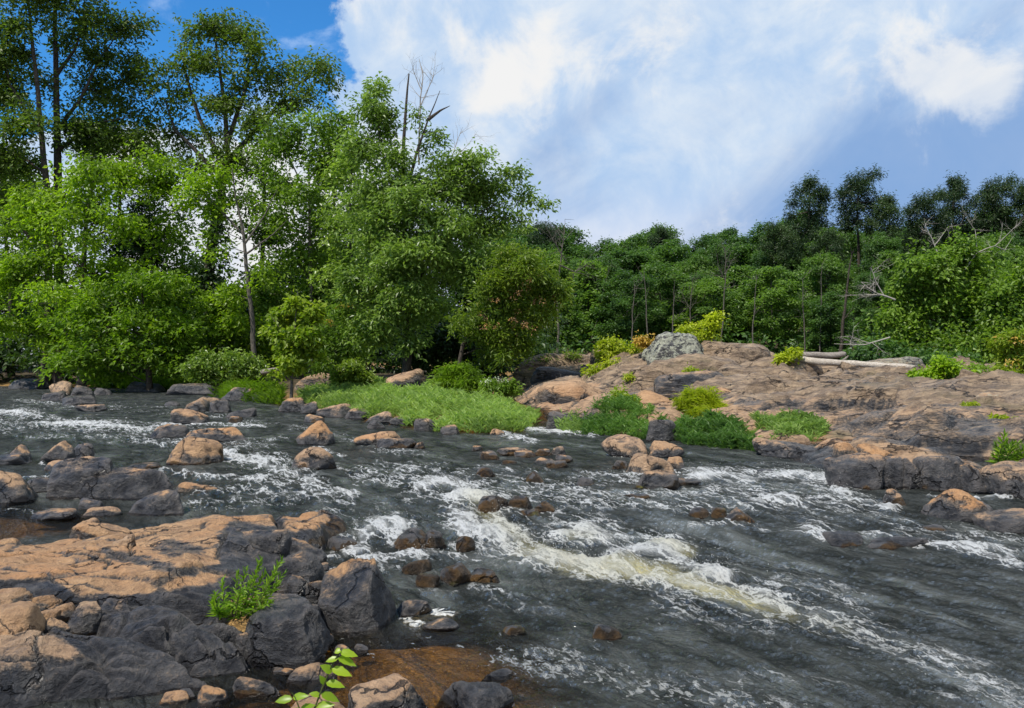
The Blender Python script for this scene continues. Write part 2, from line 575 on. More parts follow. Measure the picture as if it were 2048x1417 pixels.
BANK = np.concatenate([plan([(-1500, 773), (0, 773), (300, 776), (430, 788), (560, 808), (640, 826), (760, 845), (880, 863), (1000, 869), (1068, 859)]),
                       np.array([[1.2, 31], [1.5, 38], [2.2, 48], [-4, 78], [-22, 100], [-40, 300], [-900, 900], [-1200, 300]])])
POOL = plan([(630, 1225), (700, 1235), (800, 1250), (930, 1235), (1040, 1300), (1100, 1420), (1170, 1800), (250, 1800), (300, 1400), (480, 1350)])
POOL_UP = plan([(-400, 985), (60, 1000), (260, 1028), (420, 1030), (290, 1052), (0, 1096), (-400, 1130)])
LEDGE_BASE = plan([(-400, 1125), (0, 1105), (300, 1060), (560, 1042), (640, 1110), (655, 1200), (648, 1285), (480, 1335), (410, 1365), (0, 1388), (-400, 1400)])


def ground(x, y):
    x = np.asarray(x, float); y = np.asarray(y, float)
    L = wl(y)
    q = p3(x * 0.35, y * 0.35, 3.3)
    n1 = fbm(q, 4)
    bed = L - 0.55 + 0.12 * n1
    pool = sst(-sdpoly(x, y, POOL), -1.0, 0.45)
    bed = bed * (1 - pool) + pool * (L - 0.085 + 0.04 * fbm(p3(x * 1.7, y * 1.7, 9.1), 3))
    pool = sst(-sdpoly(x, y, POOL_UP), -0.3, 0.5)
    bed = bed * (1 - pool) + pool * (L - 0.13 + 0.05 * fbm(p3(x * 1.7, y * 1.7, 5.1), 3))
    led = sst(-sdpoly(x, y, LEDGE_BASE), -0.05, 0.2)
    bed = bed * (1 - led) + led * (0.05 + 0.05 * fbm(p3(x * 3, y * 3, 1.1), 3))
    d = -sdpoly(x, y, BANK)
    land = L + np.where(d > 0, 0.75 * (1 - np.exp(-np.maximum(d, 0) / 5.5)) + 0.012 * np.clip(d, 0, 40), np.maximum(d * 0.3, -0.6))
    land = land + 0.25 * fbm(p3(x * 0.6, y * 0.6, 1.3), 4) * sst(d, 0.0, 3)
    b = sst(d, -1.5, 0.1)
    z = bed * (1 - b) + land * b
    s = y - (60 + 2.0 * np.sin(x * 0.13))
    hill = L + 1.3 * sst(s, -3, 8) + np.clip(s - 8, 0, 90) * (0.07 + 0.08 * sst(x, 5, 55)) + 0.4 * fbm(p3(x * 0.1, y * 0.1, 0.5), 4) * sst(s, 0, 6)
    hb = sst(s, -4, 1) * sst(x - (0.6 + 0.0 * y), -1.0, 3.0)
    z = z * (1 - hb) + hill * hb
    return z


def gz(x, y):
    return float(ground(np.array([x]), np.array([y]))[0])


def ground_material():
    m, g = newmat('ground_soil_and_gravel')
    pos = g.n('ShaderNodeNewGeometry').outputs['Position']
    n1 = g.noise(pos, 3.0, 7, 0.65)
    n2 = g.noise(pos, 28, 5, 0.6)
    wp = g.vadd(pos, g.vmul(g.noise(pos, 9, 3, out='Color'), 0.12))
    vc = g.voro(wp, 34, 'F1', 'Color')
    ve = g.voro(wp, 34)
    grav = g.mix(g.ss(g.sep(vc)[0], 0.1, 0.9), (0.15, 0.088, 0.026), (0.36, 0.22, 0.075))
    grav = g.mix(g.ss(ve, 0.09, 0.0), grav, (0.09, 0.05, 0.02))
    grav = g.mix(g.ss(n1, 0.45, 0.65), grav, (0.20, 0.115, 0.032))
    soil = g.mix(g.ss(n1, 0.4, 0.6), (0.030, 0.022, 0.012), (0.085, 0.062, 0.035))
    soil = g.mix(g.m('MULTIPLY', g.ss(n2, 0.5, 0.7), 0.6), soil, (0.05, 0.07, 0.018))
    col = g.mix(g.attr('land'), grav, soil)
    finish(g, principled(g, col, 0.85, g.bump(g.m('ADD', n2, g.m('MULTIPLY', ve, 1.5)), 0.6, 0.03), 0.25))
    return m


gy = np.concatenate([np.linspace(-18, 3.2, 14), np.geomspace(3.5, 60, 190), np.geomspace(61.5, 1500, 80)])
gs = np.linspace(-1.25, 1.25, 220)
GX = gs[None, :] * (np.maximum(gy, 1.0)[:, None] + 7)
GY = np.repeat(gy[:, None], len(gs), 1)
gzv = ground(GX.ravel(), GY.ravel())
land_a = sst(gzv - wl(GY.ravel()), 0.08, 0.3) * (1 - (sdpoly(GX.ravel(), GY.ravel(), LEDGE_BASE) < 0.3))
gnd = wobj('ground', np.stack([GX.ravel(), GY.ravel(), gzv], 1), [grid_faces(len(gy), len(gs))], ground_material(), {'land': land_a})
tag(gnd, kind='structure')

# ------------------------------------------------------------------ white water map (places on the river, given by photo position)
FOAM = [  # points, half width in photo px, strength
    ([(905, 1000), (955, 1012), (1000, 1045), (1040, 1085)], 22, .86),
    ([(960, 1070), (1010, 1100), (1090, 1128), (1200, 1152)], 36, .82),
    ([(1090, 1082), (1160, 1068), (1225, 1092)], 26, 0.70),
    ([(1200, 1140), (1290, 1108), (1340, 1112), (1390, 1150)], 26, .84),
    ([(1150, 1140), (1260, 1165), (1390, 1178), (1430, 1195)], 30, 0.76),
    ([(1390, 1150), (1470, 1185), (1560, 1225), (1640, 1245)], 36, 0.76),
    ([(1560, 1225), (1690, 1270), (1790, 1310), (1900, 1340), (2048, 1400)], 40, 0.52),
    ([(1480, 1170), (1600, 1190), (1720, 1240)], 30, 0.42),
    ([(1250, 1120), (1360, 1080)], 24, 0.5),
    ([(1000, 1020), (1120, 1040), (1230, 1055)], 24, 0.5),
    ([(900, 1030), (930, 1060), (925, 1090)], 24, 0.8),
    ([(690, 1100), (730, 1075), (775, 1050), (800, 1060), (790, 1090)], 26, 0.80),
    ([(720, 1130), (790, 1125), (870, 1118), (960, 1120)], 18, 0.75),
    ([(640, 1118), (720, 1112)], 12, 0.7),
    ([(930, 1180), (880, 1195), (830, 1190)], 16, 0.35),
    ([(830, 985), (880, 978), (960, 985)], 12, 0.75),
    ([(700, 955), (800, 940), (880, 945)], 14, 0.6),
    ([(640, 930), (760, 955)], 14, 0.45),
    ([(430, 915), (520, 930), (600, 960), (690, 1000)], 20, 0.75),
    ([(440, 905), (490, 925)], 12, 0.9),
    ([(330, 945), (420, 960), (520, 965)], 12, 0.6),
    ([(380, 990), (500, 985), (640, 1000)], 14, 0.62),
    ([(380, 1010), (520, 1005), (600, 1000)], 14, 0.45),
    ([(60, 850), (150, 852), (240, 858), (300, 862), (350, 850)], 9, 0.9),
    ([(0, 828), (60, 835), (130, 842)], 9, 0.65),
    ([(360, 852), (440, 850), (520, 855)], 7, 0.8),
    ([(260, 880), (330, 895), (380, 880)], 9, 0.65),
    ([(500, 890), (570, 880)], 8, 0.45),
    ([(30, 802), (90, 806), (150, 815)], 6, 0.55),
    ([(200, 805), (330, 815), (450, 835), (600, 840)], 8, 0.28),
    ([(60, 960), (110, 945), (90, 930)], 8, 0.6),
    ([(0, 1018), (80, 1028)], 8, 0.5),
    ([(1060, 862), (1120, 866), (1180, 872)], 9, 1.0),
    ([(1010, 872), (1070, 885)], 9, 0.85),
    ([(1000, 960), (1100, 985), (1180, 990)], 14, 0.55),
    ([(1140, 960), (1210, 950), (1290, 985)], 12, 0.6),
    ([(1190, 1000), (1290, 1010), (1370, 1030)], 14, 0.5),
    ([(1340, 975), (1400, 1000), (1500, 1010)], 12, 0.45),
    ([(1370, 962), (1450, 962), (1500, 970)], 9, 0.8),
    ([(1550, 962), (1620, 965), (1670, 975)], 10, 0.85),
    ([(1680, 985), (1720, 1005), (1780, 1030)], 14, 0.9),
    ([(1620, 1000), (1700, 1030)], 12, 0.45),
    ([(1590, 1075), (1650, 1085)], 10, 0.6),
    ([(1820, 1098), (1920, 1108), (2048, 1140)], 15, 0.72),
    ([(1980, 1115), (2048, 1118)], 10, 0.5),
    ([(1380, 1060), (1450, 1055), (1520, 1062)], 10, 0.5),
    ([(1860, 1000), (2048, 1000)], 3, 0.9),
    ([(1020, 1330), (1120, 1350), (1260, 1372), (1400, 1390), (1560, 1420)], 34, 0.36),
    ([(1180, 1300), (1320, 1320), (1500, 1340)], 24, 0.20),
    ([(1600, 1360), (1800, 1400)], 20, 0.22),
    ([(640, 900), (680, 915)], 8, 0.6),
    ([(930, 1180), (1000, 1190)], 14, 0.45),
]
BROAD = [([(760, 960), (1000, 985), (1250, 1000), (1500, 1000), (1700, 1010)], 60, .46), ([(0, 850), (200, 860), (450, 880), (600, 960)], 46, .42), ([(640, 1000), (900, 1060), (1300, 1080), (1700, 1200)], 60, .34),
         ([(1200, 960), (1450, 950), (1650, 970)], 30, .5), ([(0, 815), (300, 820), (560, 850), (900, 930)], 22, .32), ([(1500, 1060), (1750, 1040), (2048, 1090)], 40, .34), ([(1350, 1190), (1600, 1240), (1800, 1300), (2048, 1400)], 80, .50), ([(1100, 1330), (1500, 1380), (1900, 1400)], 70, .34), ([(700, 1150), (900, 1170), (1100, 1220), (1400, 1260)], 50, .26)]
AER = [([(950, 1015), (1000, 1060), (1060, 1110)], 26, 0.8), ([(1060, 1110), (1180, 1150), (1320, 1160)], 34, 1.0), ([(1320, 1160), (1420, 1192), (1500, 1215)], 30, .9),
       ([(1320, 1105), (1370, 1115)], 18, .9), ([(1140, 1080), (1190, 1090)], 24, 0.6), ([(1500, 1215), (1580, 1240)], 32, 0.68), ([(1580, 1240), (1680, 1270)], 36, .5), ([(1680, 1270), (1800, 1310)], 36, .32)]
HUMPS = [(960, 1008, 60, 18, .10), (1185, 1085, 60, 22, .07), (1330, 1110, 45, 18, .08), (1000, 1075, 50, 16, .08), (1100, 1130, 50, 12, .07), (1240, 1140, 60, 12, .09),
         (1420, 1165, 50, 12, .07), (870, 975, 60, 12, .08), (1640, 1072, 60, 12, .09), (1760, 1085, 100, 12, .09), (1450, 1055, 60, 10, .06),
         (1600, 960, 60, 10, .08), (1420, 955, 60, 8, .07), (1000, 940, 60, 10, .06), (520, 925, 50, 10, .06), (540, 970, 60, 12, .07), (1200, 1020, 60, 12, .06),
         (1330, 1035, 60, 10, .06), (1950, 1108, 70, 10, .08), (200, 850, 60, 6, .06), (40, 828, 40, 7, .10), (780, 1062, 40, 14, .07), (920, 1060, 35, 16, .07), (1560, 1010, 60, 10, .07)]


def stroke(px, py, lst):
    out = np.zeros(px.shape)
    for pts, hw, k in lst:
        q = [(a, b * 1.9) for a, b in pts]
        out = np.maximum(out, k * np.exp(-(dline(px, py * 1.9, q) / (hw * 1.35)) ** 2))
    return out


wy = np.geomspace(2.2, 64, 540)
ws = np.concatenate([np.linspace(-1.7, -0.70, 26)[:-1], np.linspace(-0.70, 0.70, 590), np.linspace(0.70, 1.7, 26)[1:]])
WX = (ws[None, :] * wy[:, None]).ravel()
WY = np.repeat(wy[:, None], len(ws), 1).ravel()
WL = wl(WY)
wpx, wpy = CX + F * WX / WY, CY + F * (CAMZ - WL) / WY
jx, jy = fbm(p3(WX * 1.1, WY * 1.1, 2.2), 3), fbm(p3(WX * 1.1, WY * 1.1, 8.8), 3)
k_ = F / WY
foam = stroke(wpx + jx * 0.22 * k_, wpy + jy * 0.05 * k_, FOAM)
foam = np.maximum(foam, stroke(wpx + jx * 0.3 * k_, wpy + jy * 0.08 * k_, BROAD) + 0.35 * jx)
foam = np.clip(foam, 0.05, None)
aer = stroke(wpx + jx * 0.1 * k_, wpy + jy * 0.03 * k_, AER)
fx, fy = 0.5, -0.866
S_, T_ = WX * fx + WY * fy, WX * -fy + WY * fx
calm = np.maximum.reduce([sst(-sdpoly(WX, WY, POOL), -0.3, 0.4), sst(-sdpoly(WX, WY, POOL_UP), -0.2, 0.4)])
calm = np.maximum(calm, 0.40 * sst(WY, 7.2, 5.2))
fade = np.clip(30 / WY, 0.35, 1)
rough = (0.55 + 1.1 * foam) * (1 - 0.85 * calm)
h = 0.054 * fbm(p3(S_ * 1.1, T_ * 1.7, 0.2), 4, 0.55, 2.1, True) + 0.030 * fbm(p3(S_ * 3.6, T_ * 4.6, 4.2), 3)
h = h * rough
chop = fbm(p3(S_ * 6.5, T_ * 8.5, 7.2), 3, 0.6, 2.1, True) * np.clip(14 / WY, 0, 1)
h += chop * (0.014 * (1 - 0.7 * calm) + 0.030 * np.clip(foam, 0, 1))
for (a, b, rx, ry, hh) in HUMPS:
    h += hh * np.exp(-(((wpx - a) / rx) ** 2 + ((wpy - b) / ry) ** 2))
WZ = WL + h
fleck_ = stroke(wpx, wpy, [([(1010, 1320), (1150, 1350), (1350, 1390), (1560, 1440)], 60, 1.0), ([(1050, 1290), (1250, 1300)], 40, .5), ([(700, 1290), (900, 1300)], 50, .55), ([(400, 1022), (500, 1018), (600, 1008)], 14, .9), ([(0, 1020), (100, 1030)], 10, .6), ([(1700, 1300), (1950, 1390)], 70, .55), ([(1450, 1230), (1700, 1290)], 60, .45)])
h_rel = h
depth = WZ - ground(WX, WY)
# crests break into foam
foam = foam + 0.42 * sst(h_rel, 0.03, 0.11) * (1 - calm)


def water_material():
    m, g = newmat('river_water')
    geo = g.n('ShaderNodeNewGeometry')
    pos = geo.outputs['Position']
    px_, py_, pz_ = g.sep(pos)
    s = g.m('ADD', g.m('MULTIPLY', px_, fx), g.m('MULTIPLY', py_, fy))
    t = g.m('ADD', g.m('MULTIPLY', px_, -fy), g.m('MULTIPLY', py_, fx))
    fl = g.comb(s, g.m('MULTIPLY', t, 1.6), pz_)
    calm_ = g.attr('calm')
    n1 = g.noise(fl, 7, 6, 0.65, 1.0)
    n2 = g.noise(g.comb(g.m('MULTIPLY', s, 1.5), g.m('MULTIPLY', t, 1.0), pz_), 24, 5, 0.7, 0.8)
    rip = g.m('ADD', g.m('MULTIPLY', n1, 0.8), g.m('MULTIPLY', n2, 0.45))
    rip = g.m('MULTIPLY', rip, g.ss(calm_, 0, 1, False, 1.0, 0.45))
    rip = g.m('MULTIPLY', rip, g.ss(g.noise(g.comb(g.m('MULTIPLY', s, 0.5), g.m('MULTIPLY', t, 1.3), 0.0), 1.1, 5, 0.6, 0.8), 0.36, 0.62, True, 0.15, 1.15))
    foam_ = g.attr('foam')
    fs = g.comb(g.m('MULTIPLY', s, 0.42), g.m('MULTIPLY', t, 1.6), pz_)
    fn = g.noise(fs, 5.0, 11, 0.72, 1.0)
    fn2 = g.noise(fl, 30, 5, 0.7)
    vd = g.voro(g.vadd(fs, g.vmul(g.noise(fl, 3.5, 6, 0.65, out='Color'), 0.55)), 3.6)
    lace = g.m('MULTIPLY', g.ss(vd, 0.11, 0.0), g.ss(foam_, 0.12, 0.4))
    fm = g.m('ADD', g.m('MULTIPLY', foam_, 0.80), g.m('ADD', g.m('MULTIPLY', g.m('SUBTRACT', fn, 0.5), 1.7), g.m('ADD', g.m('MULTIPLY', g.m('SUBTRACT', fn2, 0.5), 0.5), g.m('MULTIPLY', lace, 0.55))))
    fmask = g.ss(fm, 0.46, 1.12)
    fb = g.noise(g.vadd(fl, g.vmul(g.noise(fl, 8, 3, out='Color'), 0.25)), 13, 4, 0.55)
    fmask = g.m('MAXIMUM', fmask, g.ss(g.m('ADD', fb, g.m('MULTIPLY', g.attr('fleck'), 0.22)), 0.76, 0.81))
    fleck = g.ss(g.noise(fl, 52, 3, 0.6), 0.70, 0.76)
    fmask = g.m('MAXIMUM', fmask, g.m('MULTIPLY', fleck, g.ss(foam_, 0.0, 0.4, True, 0.25, 0.8)))
    nrm = g.bump(rip, 1.0, 0.34)
    fres = g.n('ShaderNodeFresnel')
    fres.inputs[0].default_value = 1.33
    g.put(fres.inputs['Normal'], nrm)
    gl = g.n('ShaderNodeBsdfGlossy')
    g.put(gl.inputs['Color'], (1, 1, 1))
    gl.inputs['Roughness'].default_value = 0.05
    g.put(gl.inputs['Normal'], nrm)
    tr = g.n('ShaderNodeBsdfTransparent')
    g.put(tr.inputs[0], (0.94, 0.80, 0.50))
    df = g.n('ShaderNodeBsdfDiffuse')
    wc = g.mix(g.ss(g.noise(fl, 2.4, 5), 0.35, 0.65), (0.038, 0.042, 0.036), (0.098, 0.104, 0.094))
    aer_ = g.ss(g.m('ADD', g.attr('aer'), g.m('MULTIPLY', g.m('SUBTRACT', fn, 0.5), 0.9)), 0.25, 0.85)
    wc = g.mix(aer_, wc, (0.38, 0.34, 0.17))
    g.put(df.inputs[0], wc)
    g.put(df.inputs['Normal'], nrm)
    body = g.n('ShaderNodeMixShader')
    g.put(body.inputs[0], g.m('MAXIMUM', g.ss(g.attr('depth'), 0.04, 0.42, True, 0.04, 0.97), g.m('MULTIPLY', g.attr('aer'), 0.95)))
    g.t.links.new(tr.outputs[0], body.inputs[1]); g.t.links.new(df.outputs[0], body.inputs[2])
    wat = g.n('ShaderNodeMixShader')
    g.t.links.new(fres.outputs[0], wat.inputs[0])
    g.t.links.new(body.outputs[0], wat.inputs[1]); g.t.links.new(gl.outputs[0], wat.inputs[2])
    fd = principled(g, g.mix(g.ss(fm, 0.6, 1.1), (0.42, 0.42, 0.39), g.mix(g.attr('aer'), (0.74, 0.74, 0.72), (0.72, 0.69, 0.55))), 0.6, g.bump(g.m('ADD', fn, g.m('MULTIPLY', fn2, 0.5)), 1.0, 0.12), 0.3)
    out = g.n('ShaderNodeMixShader')
    g.put(out.inputs[0], g.m('MULTIPLY', fmask, 0.93))
    g.t.links.new(wat.outputs[0], out.inputs[1]); g.t.links.new(fd, out.inputs[2])
    finish(g, out.outputs[0])
    return m


wat = wobj('water', np.stack([WX, WY, WZ], 1), [grid_faces(len(wy), len(ws))], water_material(),
           {'fleck': fleck_, 'foam': foam, 'aer': 0.85 * np.clip(aer, 0, 1), 'depth': depth, 'calm': calm})
tag(wat, kind='structure')


# ------------------------------------------------------------------ rocks
_ico = {}


def ico(sub):
    if sub not in _ico:
        import bmesh
        bm = bmesh.new()
        bmesh.ops.create_icosphere(bm, subdivisions=sub, radius=1.0)
        V = np.array([v.co[:] for v in bm.verts])
        Fc = np.array([[v.index for v in f.verts] for f in bm.faces])
        bm.free()
        _ico[sub] = (V / np.linalg.norm(V, axis=1)[:, None], Fc)
    return _ico[sub]


def vnormals(V, Fc):
    a, b, c = V[Fc[:, 0]], V[Fc[:, 1]], V[Fc[:, -2 if Fc.shape[1] == 4 else 2]]
    n = np.cross(b - a, c - a)
    out = np.zeros_like(V)
    for k in range(Fc.shape[1]):
        np.add.at(out, Fc[:, k], n)
    return out / (np.linalg.norm(out, axis=1)[:, None] + 1e-12)


_rs = [100]


def rock(x0, x1, pt, pb, tan, label, moss=0.0, brown=0.0, lichen=0.0, Y=None, deep=0.75, p=26, npl=16, seed=None, peak=None,
         name='rock', cat='rock', wet=0.5, group=None, sink=0.35, z0=None, lean=0.0, planes=None, mat=None, rgh=1.0):
    """one rock: a cluster of cutting planes rounded and roughened, fitted to the width and height seen at its place"""
    _rs[0] += 1
    r = np.random.default_rng(seed if seed is not None else _rs[0])
    if Y is None and z0 is None:
        Yf = yw(pb); zb = float(wl(Yf))
    elif Y is None:
        Yf = F * (CAMZ - z0) / (pb - CY); zb = z0
    else:
        Yf = Y; zb = CAMZ - (pb - CY) / F * Y
    W = (x1 - x0) / F * Yf
    D = W * deep
    # keep the back of the footprint in front of what the photo shows above it
    lim = pt + 0.35 * (pb - pt) - CY
    if lim > 4:
        D = min(D, max(F * (CAMZ - zb) / lim - Yf, 0.22 * W))
    Yc = Yf + 0.5 * D
    W = (x1 - x0) / F * Yc
    zt = CAMZ - (pt - CY) / F * (Yc + 0.15 * D)
    H = max(zt - zb, 0.06 * W)
    sub = 3 if (x1 - x0) < 45 else (4 if (x1 - x0) < 150 else 5)
    d, Fc = ico(sub)
    N = r.normal(size=(npl, 3)) * np.array([1, 1, 0.55])
    N /= np.linalg.norm(N, axis=1)[:, None]
    N[0] = [r.normal() * 0.34, r.normal() * 0.22 - 0.18, 1]
    N[1] = [-1, r.normal() * 0.4, 0.25]; N[2] = [1, r.normal() * 0.4, 0.25]; N[3] = [r.normal() * 0.3, -1, 0.35]; N[4] = [0, 1, 0.3]; N[5] = [0, 0, -1]
    N /= np.linalg.norm(N, axis=1)[:, None]
    hh = r.uniform(0.60, 1.0, npl); hh[0] = r.uniform(0.62, 0.82)
    if planes is not None:
        for k_i, (nv, hv) in enumerate(planes):
            N[k_i] = np.array(nv) / np.linalg.norm(nv); hh[k_i] = hv
    if peak is not None:
        N[0] = [0.75, -0.1, 0.8]; N[1] = [-0.8, -0.15, 0.7]; N[3] = [0.1, -0.9, 0.6]
        N /= np.linalg.norm(N, axis=1)[:, None]
        hh[0] = hh[1] = 0.62
    rad = (np.maximum(d @ N.T / hh, 0.0) ** p).sum(1) ** (-1.0 / p)
    P = d * rad[:, None]
    P *= (1 + 0.10 * fbm(P * 1.3 + r.uniform(0, 50, 3), 3))[:, None]
    lo, hi = P.min(0), P.max(0)
    P = (P - (lo + hi) / 2) / ((hi - lo) / 2)
    if peak is not None:
        P[:, 0] += (peak * 0.8) * (P[:, 2] + 1) / 2 * (1 - np.abs(P[:, 0]))
    P[:, 0] += lean * P[:, 2] * (1 - np.abs(P[:, 0]))
    zbot = zb - sink * H
    Q = np.stack([P[:, 0] * W / 2, P[:, 1] * D / 2, (P[:, 2] + 1) / 2 * (zt - zbot)], 1)
    size = (W * D * H) ** (1 / 3)
    nn = vnormals(Q, Fc)
    so_ = r.uniform(0, 90, 3)
    tl = r.normal(size=3) * np.array([.5, .5, 0]) + np.array([0, 0, 1.0])
    strat = (Q / size) @ tl
    disp = 0.030 * size * fbm(Q / size * 2.2 + so_, 3) + 0.045 * size * fbm(Q / size * 2.6 + so_ + 9 * tl * strat[:, None] * 0.5, 4, 0.6, 2.1, True)
    disp += 0.035 * size * (np.abs((strat * 2.3 + 0.7 * fbm(Q / size * 1.5 + so_, 2)) % 1.0 - 0.5) - 0.25)
    Q += nn * (rgh * disp)[:, None]
    nn = vnormals(Q, Fc)
    cx = (x0 + x1) / 2
    base = np.array([(cx - CX) / F * Yc, Yc, zb])
    Wd = Q + np.array([base[0], base[1], zbot])
    zrel = (Wd[:, 2] - zb) / H
    above = zrel > 0.02
    ns = fbm(Q / size * 1.5 + so_, 3)
    s = 0.75 * nn[:, 2] + 0.85 * zrel + 0.7 * ns - 0.15 * nn[:, 1] * 0
    thr = np.quantile(s[above], 1 - tan) if 0 < tan < 1 else (9 if tan <= 0 else -9)
    ta = sst(s, thr - 0.42, thr + 0.42) * r.uniform(0.68, 1.0)
    mo = np.zeros(len(Wd))
    if moss > 0:
        s2 = -1.1 * zrel + 0.9 * ns + 0.3 * nn[:, 0]
        th2 = np.quantile(s2[above], 1 - moss) if moss < 1 else -9
        mo = sst(s2, th2 - 0.25, th2 + 0.25)
    we = wet * 2 * (1 - sst((Wd[:, 2] - zb) / (0.10 * H + 0.03), 0.2, 1.2))
    one = np.ones(len(Wd))
    o = wobj(name, Wd, [Fc], mat or (ISLAND if Y is not None else ROCK), {'tan': ta, 'moss': mo, 'wet': we, 'brown': one * brown, 'lichen': one * lichen}, base=base)
    tag(o, label, cat, group)
    return o


def facets(x, y, wx, wy, cell, amp, slope, seed, an=(0.7, 1.25), gap=0.05):
    """broken bedrock: blocks with tilted tops, parted by joints"""
    r = np.random.default_rng(seed)
    x0, x1, y0, y1 = x.min(), x.max(), y.min(), y.max()
    nx, ny = int((x1 - x0) / cell * an[0]) + 2, int((y1 - y0) / cell * an[1]) + 2
    ci = np.floor((wx - x0) / (x1 - x0 + 1e-6) * nx).astype(int)
    cj = np.floor((wy - y0) / (y1 - y0 + 1e-6) * ny).astype(int)
    jx, jy = r.uniform(.05, .95, (nx + 4, ny + 4)), r.uniform(.05, .95, (nx + 4, ny + 4))
    off = r.uniform(-1, 1, (nx + 4, ny + 4)) * amp
    sx_, sy_ = r.normal(size=(nx + 4, ny + 4)) * slope, r.normal(size=(nx + 4, ny + 4)) * slope
    d1 = np.full(x.shape, 1e9); d2 = d1.copy()
    D_, H_ = [], []
    for a in (-1, 0, 1):
        for b in (-1, 0, 1):
            i, j = np.clip(ci + a + 1, 0, nx + 3), np.clip(cj + b + 1, 0, ny + 3)
            ox = x0 + (i - 1 + jx[i, j]) * (x1 - x0) / nx
            oy = y0 + (j - 1 + jy[i, j]) * (y1 - y0) / ny
            dd = np.hypot((wx - ox) * an[0], (wy - oy) * an[1])
            nw = dd < d1
            d2 = np.where(nw, d1, np.minimum(d2, dd))
            D_.append(dd); H_.append(off[i, j] + sx_[i, j] * (wx - ox) + sy_[i, j] * (wy - oy))
            d1 = np.where(nw, dd, d1)
    W_ = [np.exp(-(d_ - d1) / (0.55 * gap)) for d_ in D_]
    hz = sum(a * b for a, b in zip(W_, H_)) / sum(W_)
    e = sst(d2 - d1, 0.0, gap)
    return hz, 1 - e


def slab(name, label, top, inner, res, slope, zmin, rr, tanpolys=(), tan0=0.0, mosspolys=(), cracks=(), cell=0.0, cellamp=0.0, warp=0.05,
         rough_=0.02, cat='rock ledge', seed=1, brown=0.0, wetz=None, lamin=0.0):
    """a bedrock shelf: a top surface through given points inside an outline, falling steeply outside it, broken by joints"""
    r = np.random.default_rng(seed)
    T = np.array([at(*p) for p in top])
    I = np.array([at(*p) for p in inner]).reshape(-1, 3)
    f = rbf(np.concatenate([T, I]))
    lo, hi = T[:, :2].min(0), T[:, :2].max(0)
    mg = (T[:, 2].max() - zmin) / slope + rr + 0.1
    xs = np.arange(lo[0] - mg, hi[0] + mg, res)
    ys = np.arange(lo[1] - mg, hi[1] + mg, res)
    X, Yg = np.meshgrid(xs, ys)
    sh = X.shape
    x, y = X.ravel(), Yg.ravel()
    q = p3(x, y, seed * 3.1)
    wx = x + warp * fbm(q * 3.0, 3, 0.4)
    wy_ = y + warp * fbm(q * 3.0 + 31.7, 3, 0.4)
    sd = sdpoly(wx, wy_, T[:, :2])
    z = np.clip(f(x, y), zmin, T[:, 2].max() + 0.15)
    jd = np.zeros(x.shape)
    if cell:
        h1, j1 = facets(x, y, wx, wy_, cell * 1.5, cellamp, 4 * cellamp, seed, gap=0.05)
        h2, j2 = facets(x, y, wx + .03 * fbm(q * 8, 2), wy_ + .03 * fbm(q * 8 + 9, 2), cell * 0.5, cellamp * .5, 4.5 * cellamp, seed + 50, (0.6, 1.4), gap=0.04)
        z = z + h1 + h2 - cellamp * 1.1 * j1 - cellamp * 0.35 * j2
        jd = np.clip(0.6 * j1 + 0.15 * j2, 0, 1)
    e = np.maximum(0, sd + rr)
    z = z - slope * e * e / (e + rr)
    z = z + 0.5 * rough_ * fbm(q * 4.0, 5, 0.6) + 0.6 * rough_ * fbm(p3(x * 3 + y, y * 9, seed), 4, 0.6, 2.1, True)
    if lamin:
        z = z + lamin * fbm(p3(x * 1.5 + y * 0.8, (y - 0.35 * x) * 14, seed), 3, 0.55, 2.1, True)
    dark = jd.copy()
    for pts, wd, dp in cracks:
        c = [at(a, b, zz) for a, b, zz in pts]
        dd = dline(wx, wy_, c)
        z = z - dp * np.exp(-(dd / wd) ** 2)
        dark = np.maximum(dark, np.exp(-(dd / (wd * 1.3)) ** 2))
    Vv = np.stack([x, y, z], 1)
    fc = grid_faces(*sh)
    fc = fc[(z[fc] > zmin).all(1)]
    px, py = proj(Vv)
    jn = 10 * fbm(q * 5, 4)
    ta = np.full(x.shape, float(tan0))
    for poly, k in tanpolys:
        ta = ta + (k - ta) * sst(-(sdpoly(px + 1.6 * jn, py + jn, np.array(poly, float))), -6, 10)
    ta = ta * (1 - 0.9 * dark)
    mo = np.zeros(x.shape)
    for poly, k in mosspolys:
        mo = np.maximum(mo, k * sst(-(sdpoly(px + jn, py + jn, np.array(poly, float))), -8, 8))
    wt = wl(y) if wetz is None else wetz
    we = 1 - sst(z - wt, 0.0, 0.05)
    Vv, fc, at_ = compact(Vv, fc, {'tan': ta, 'moss': mo, 'wet': we, 'brown': np.full(x.shape, brown), 'lichen': np.zeros(x.shape)})
    base = np.array([*T[:, :2].mean(0), 0.0])
    o = wobj(name, Vv, [fc], ROCK, at_, base=base)
    return tag(o, label, cat)


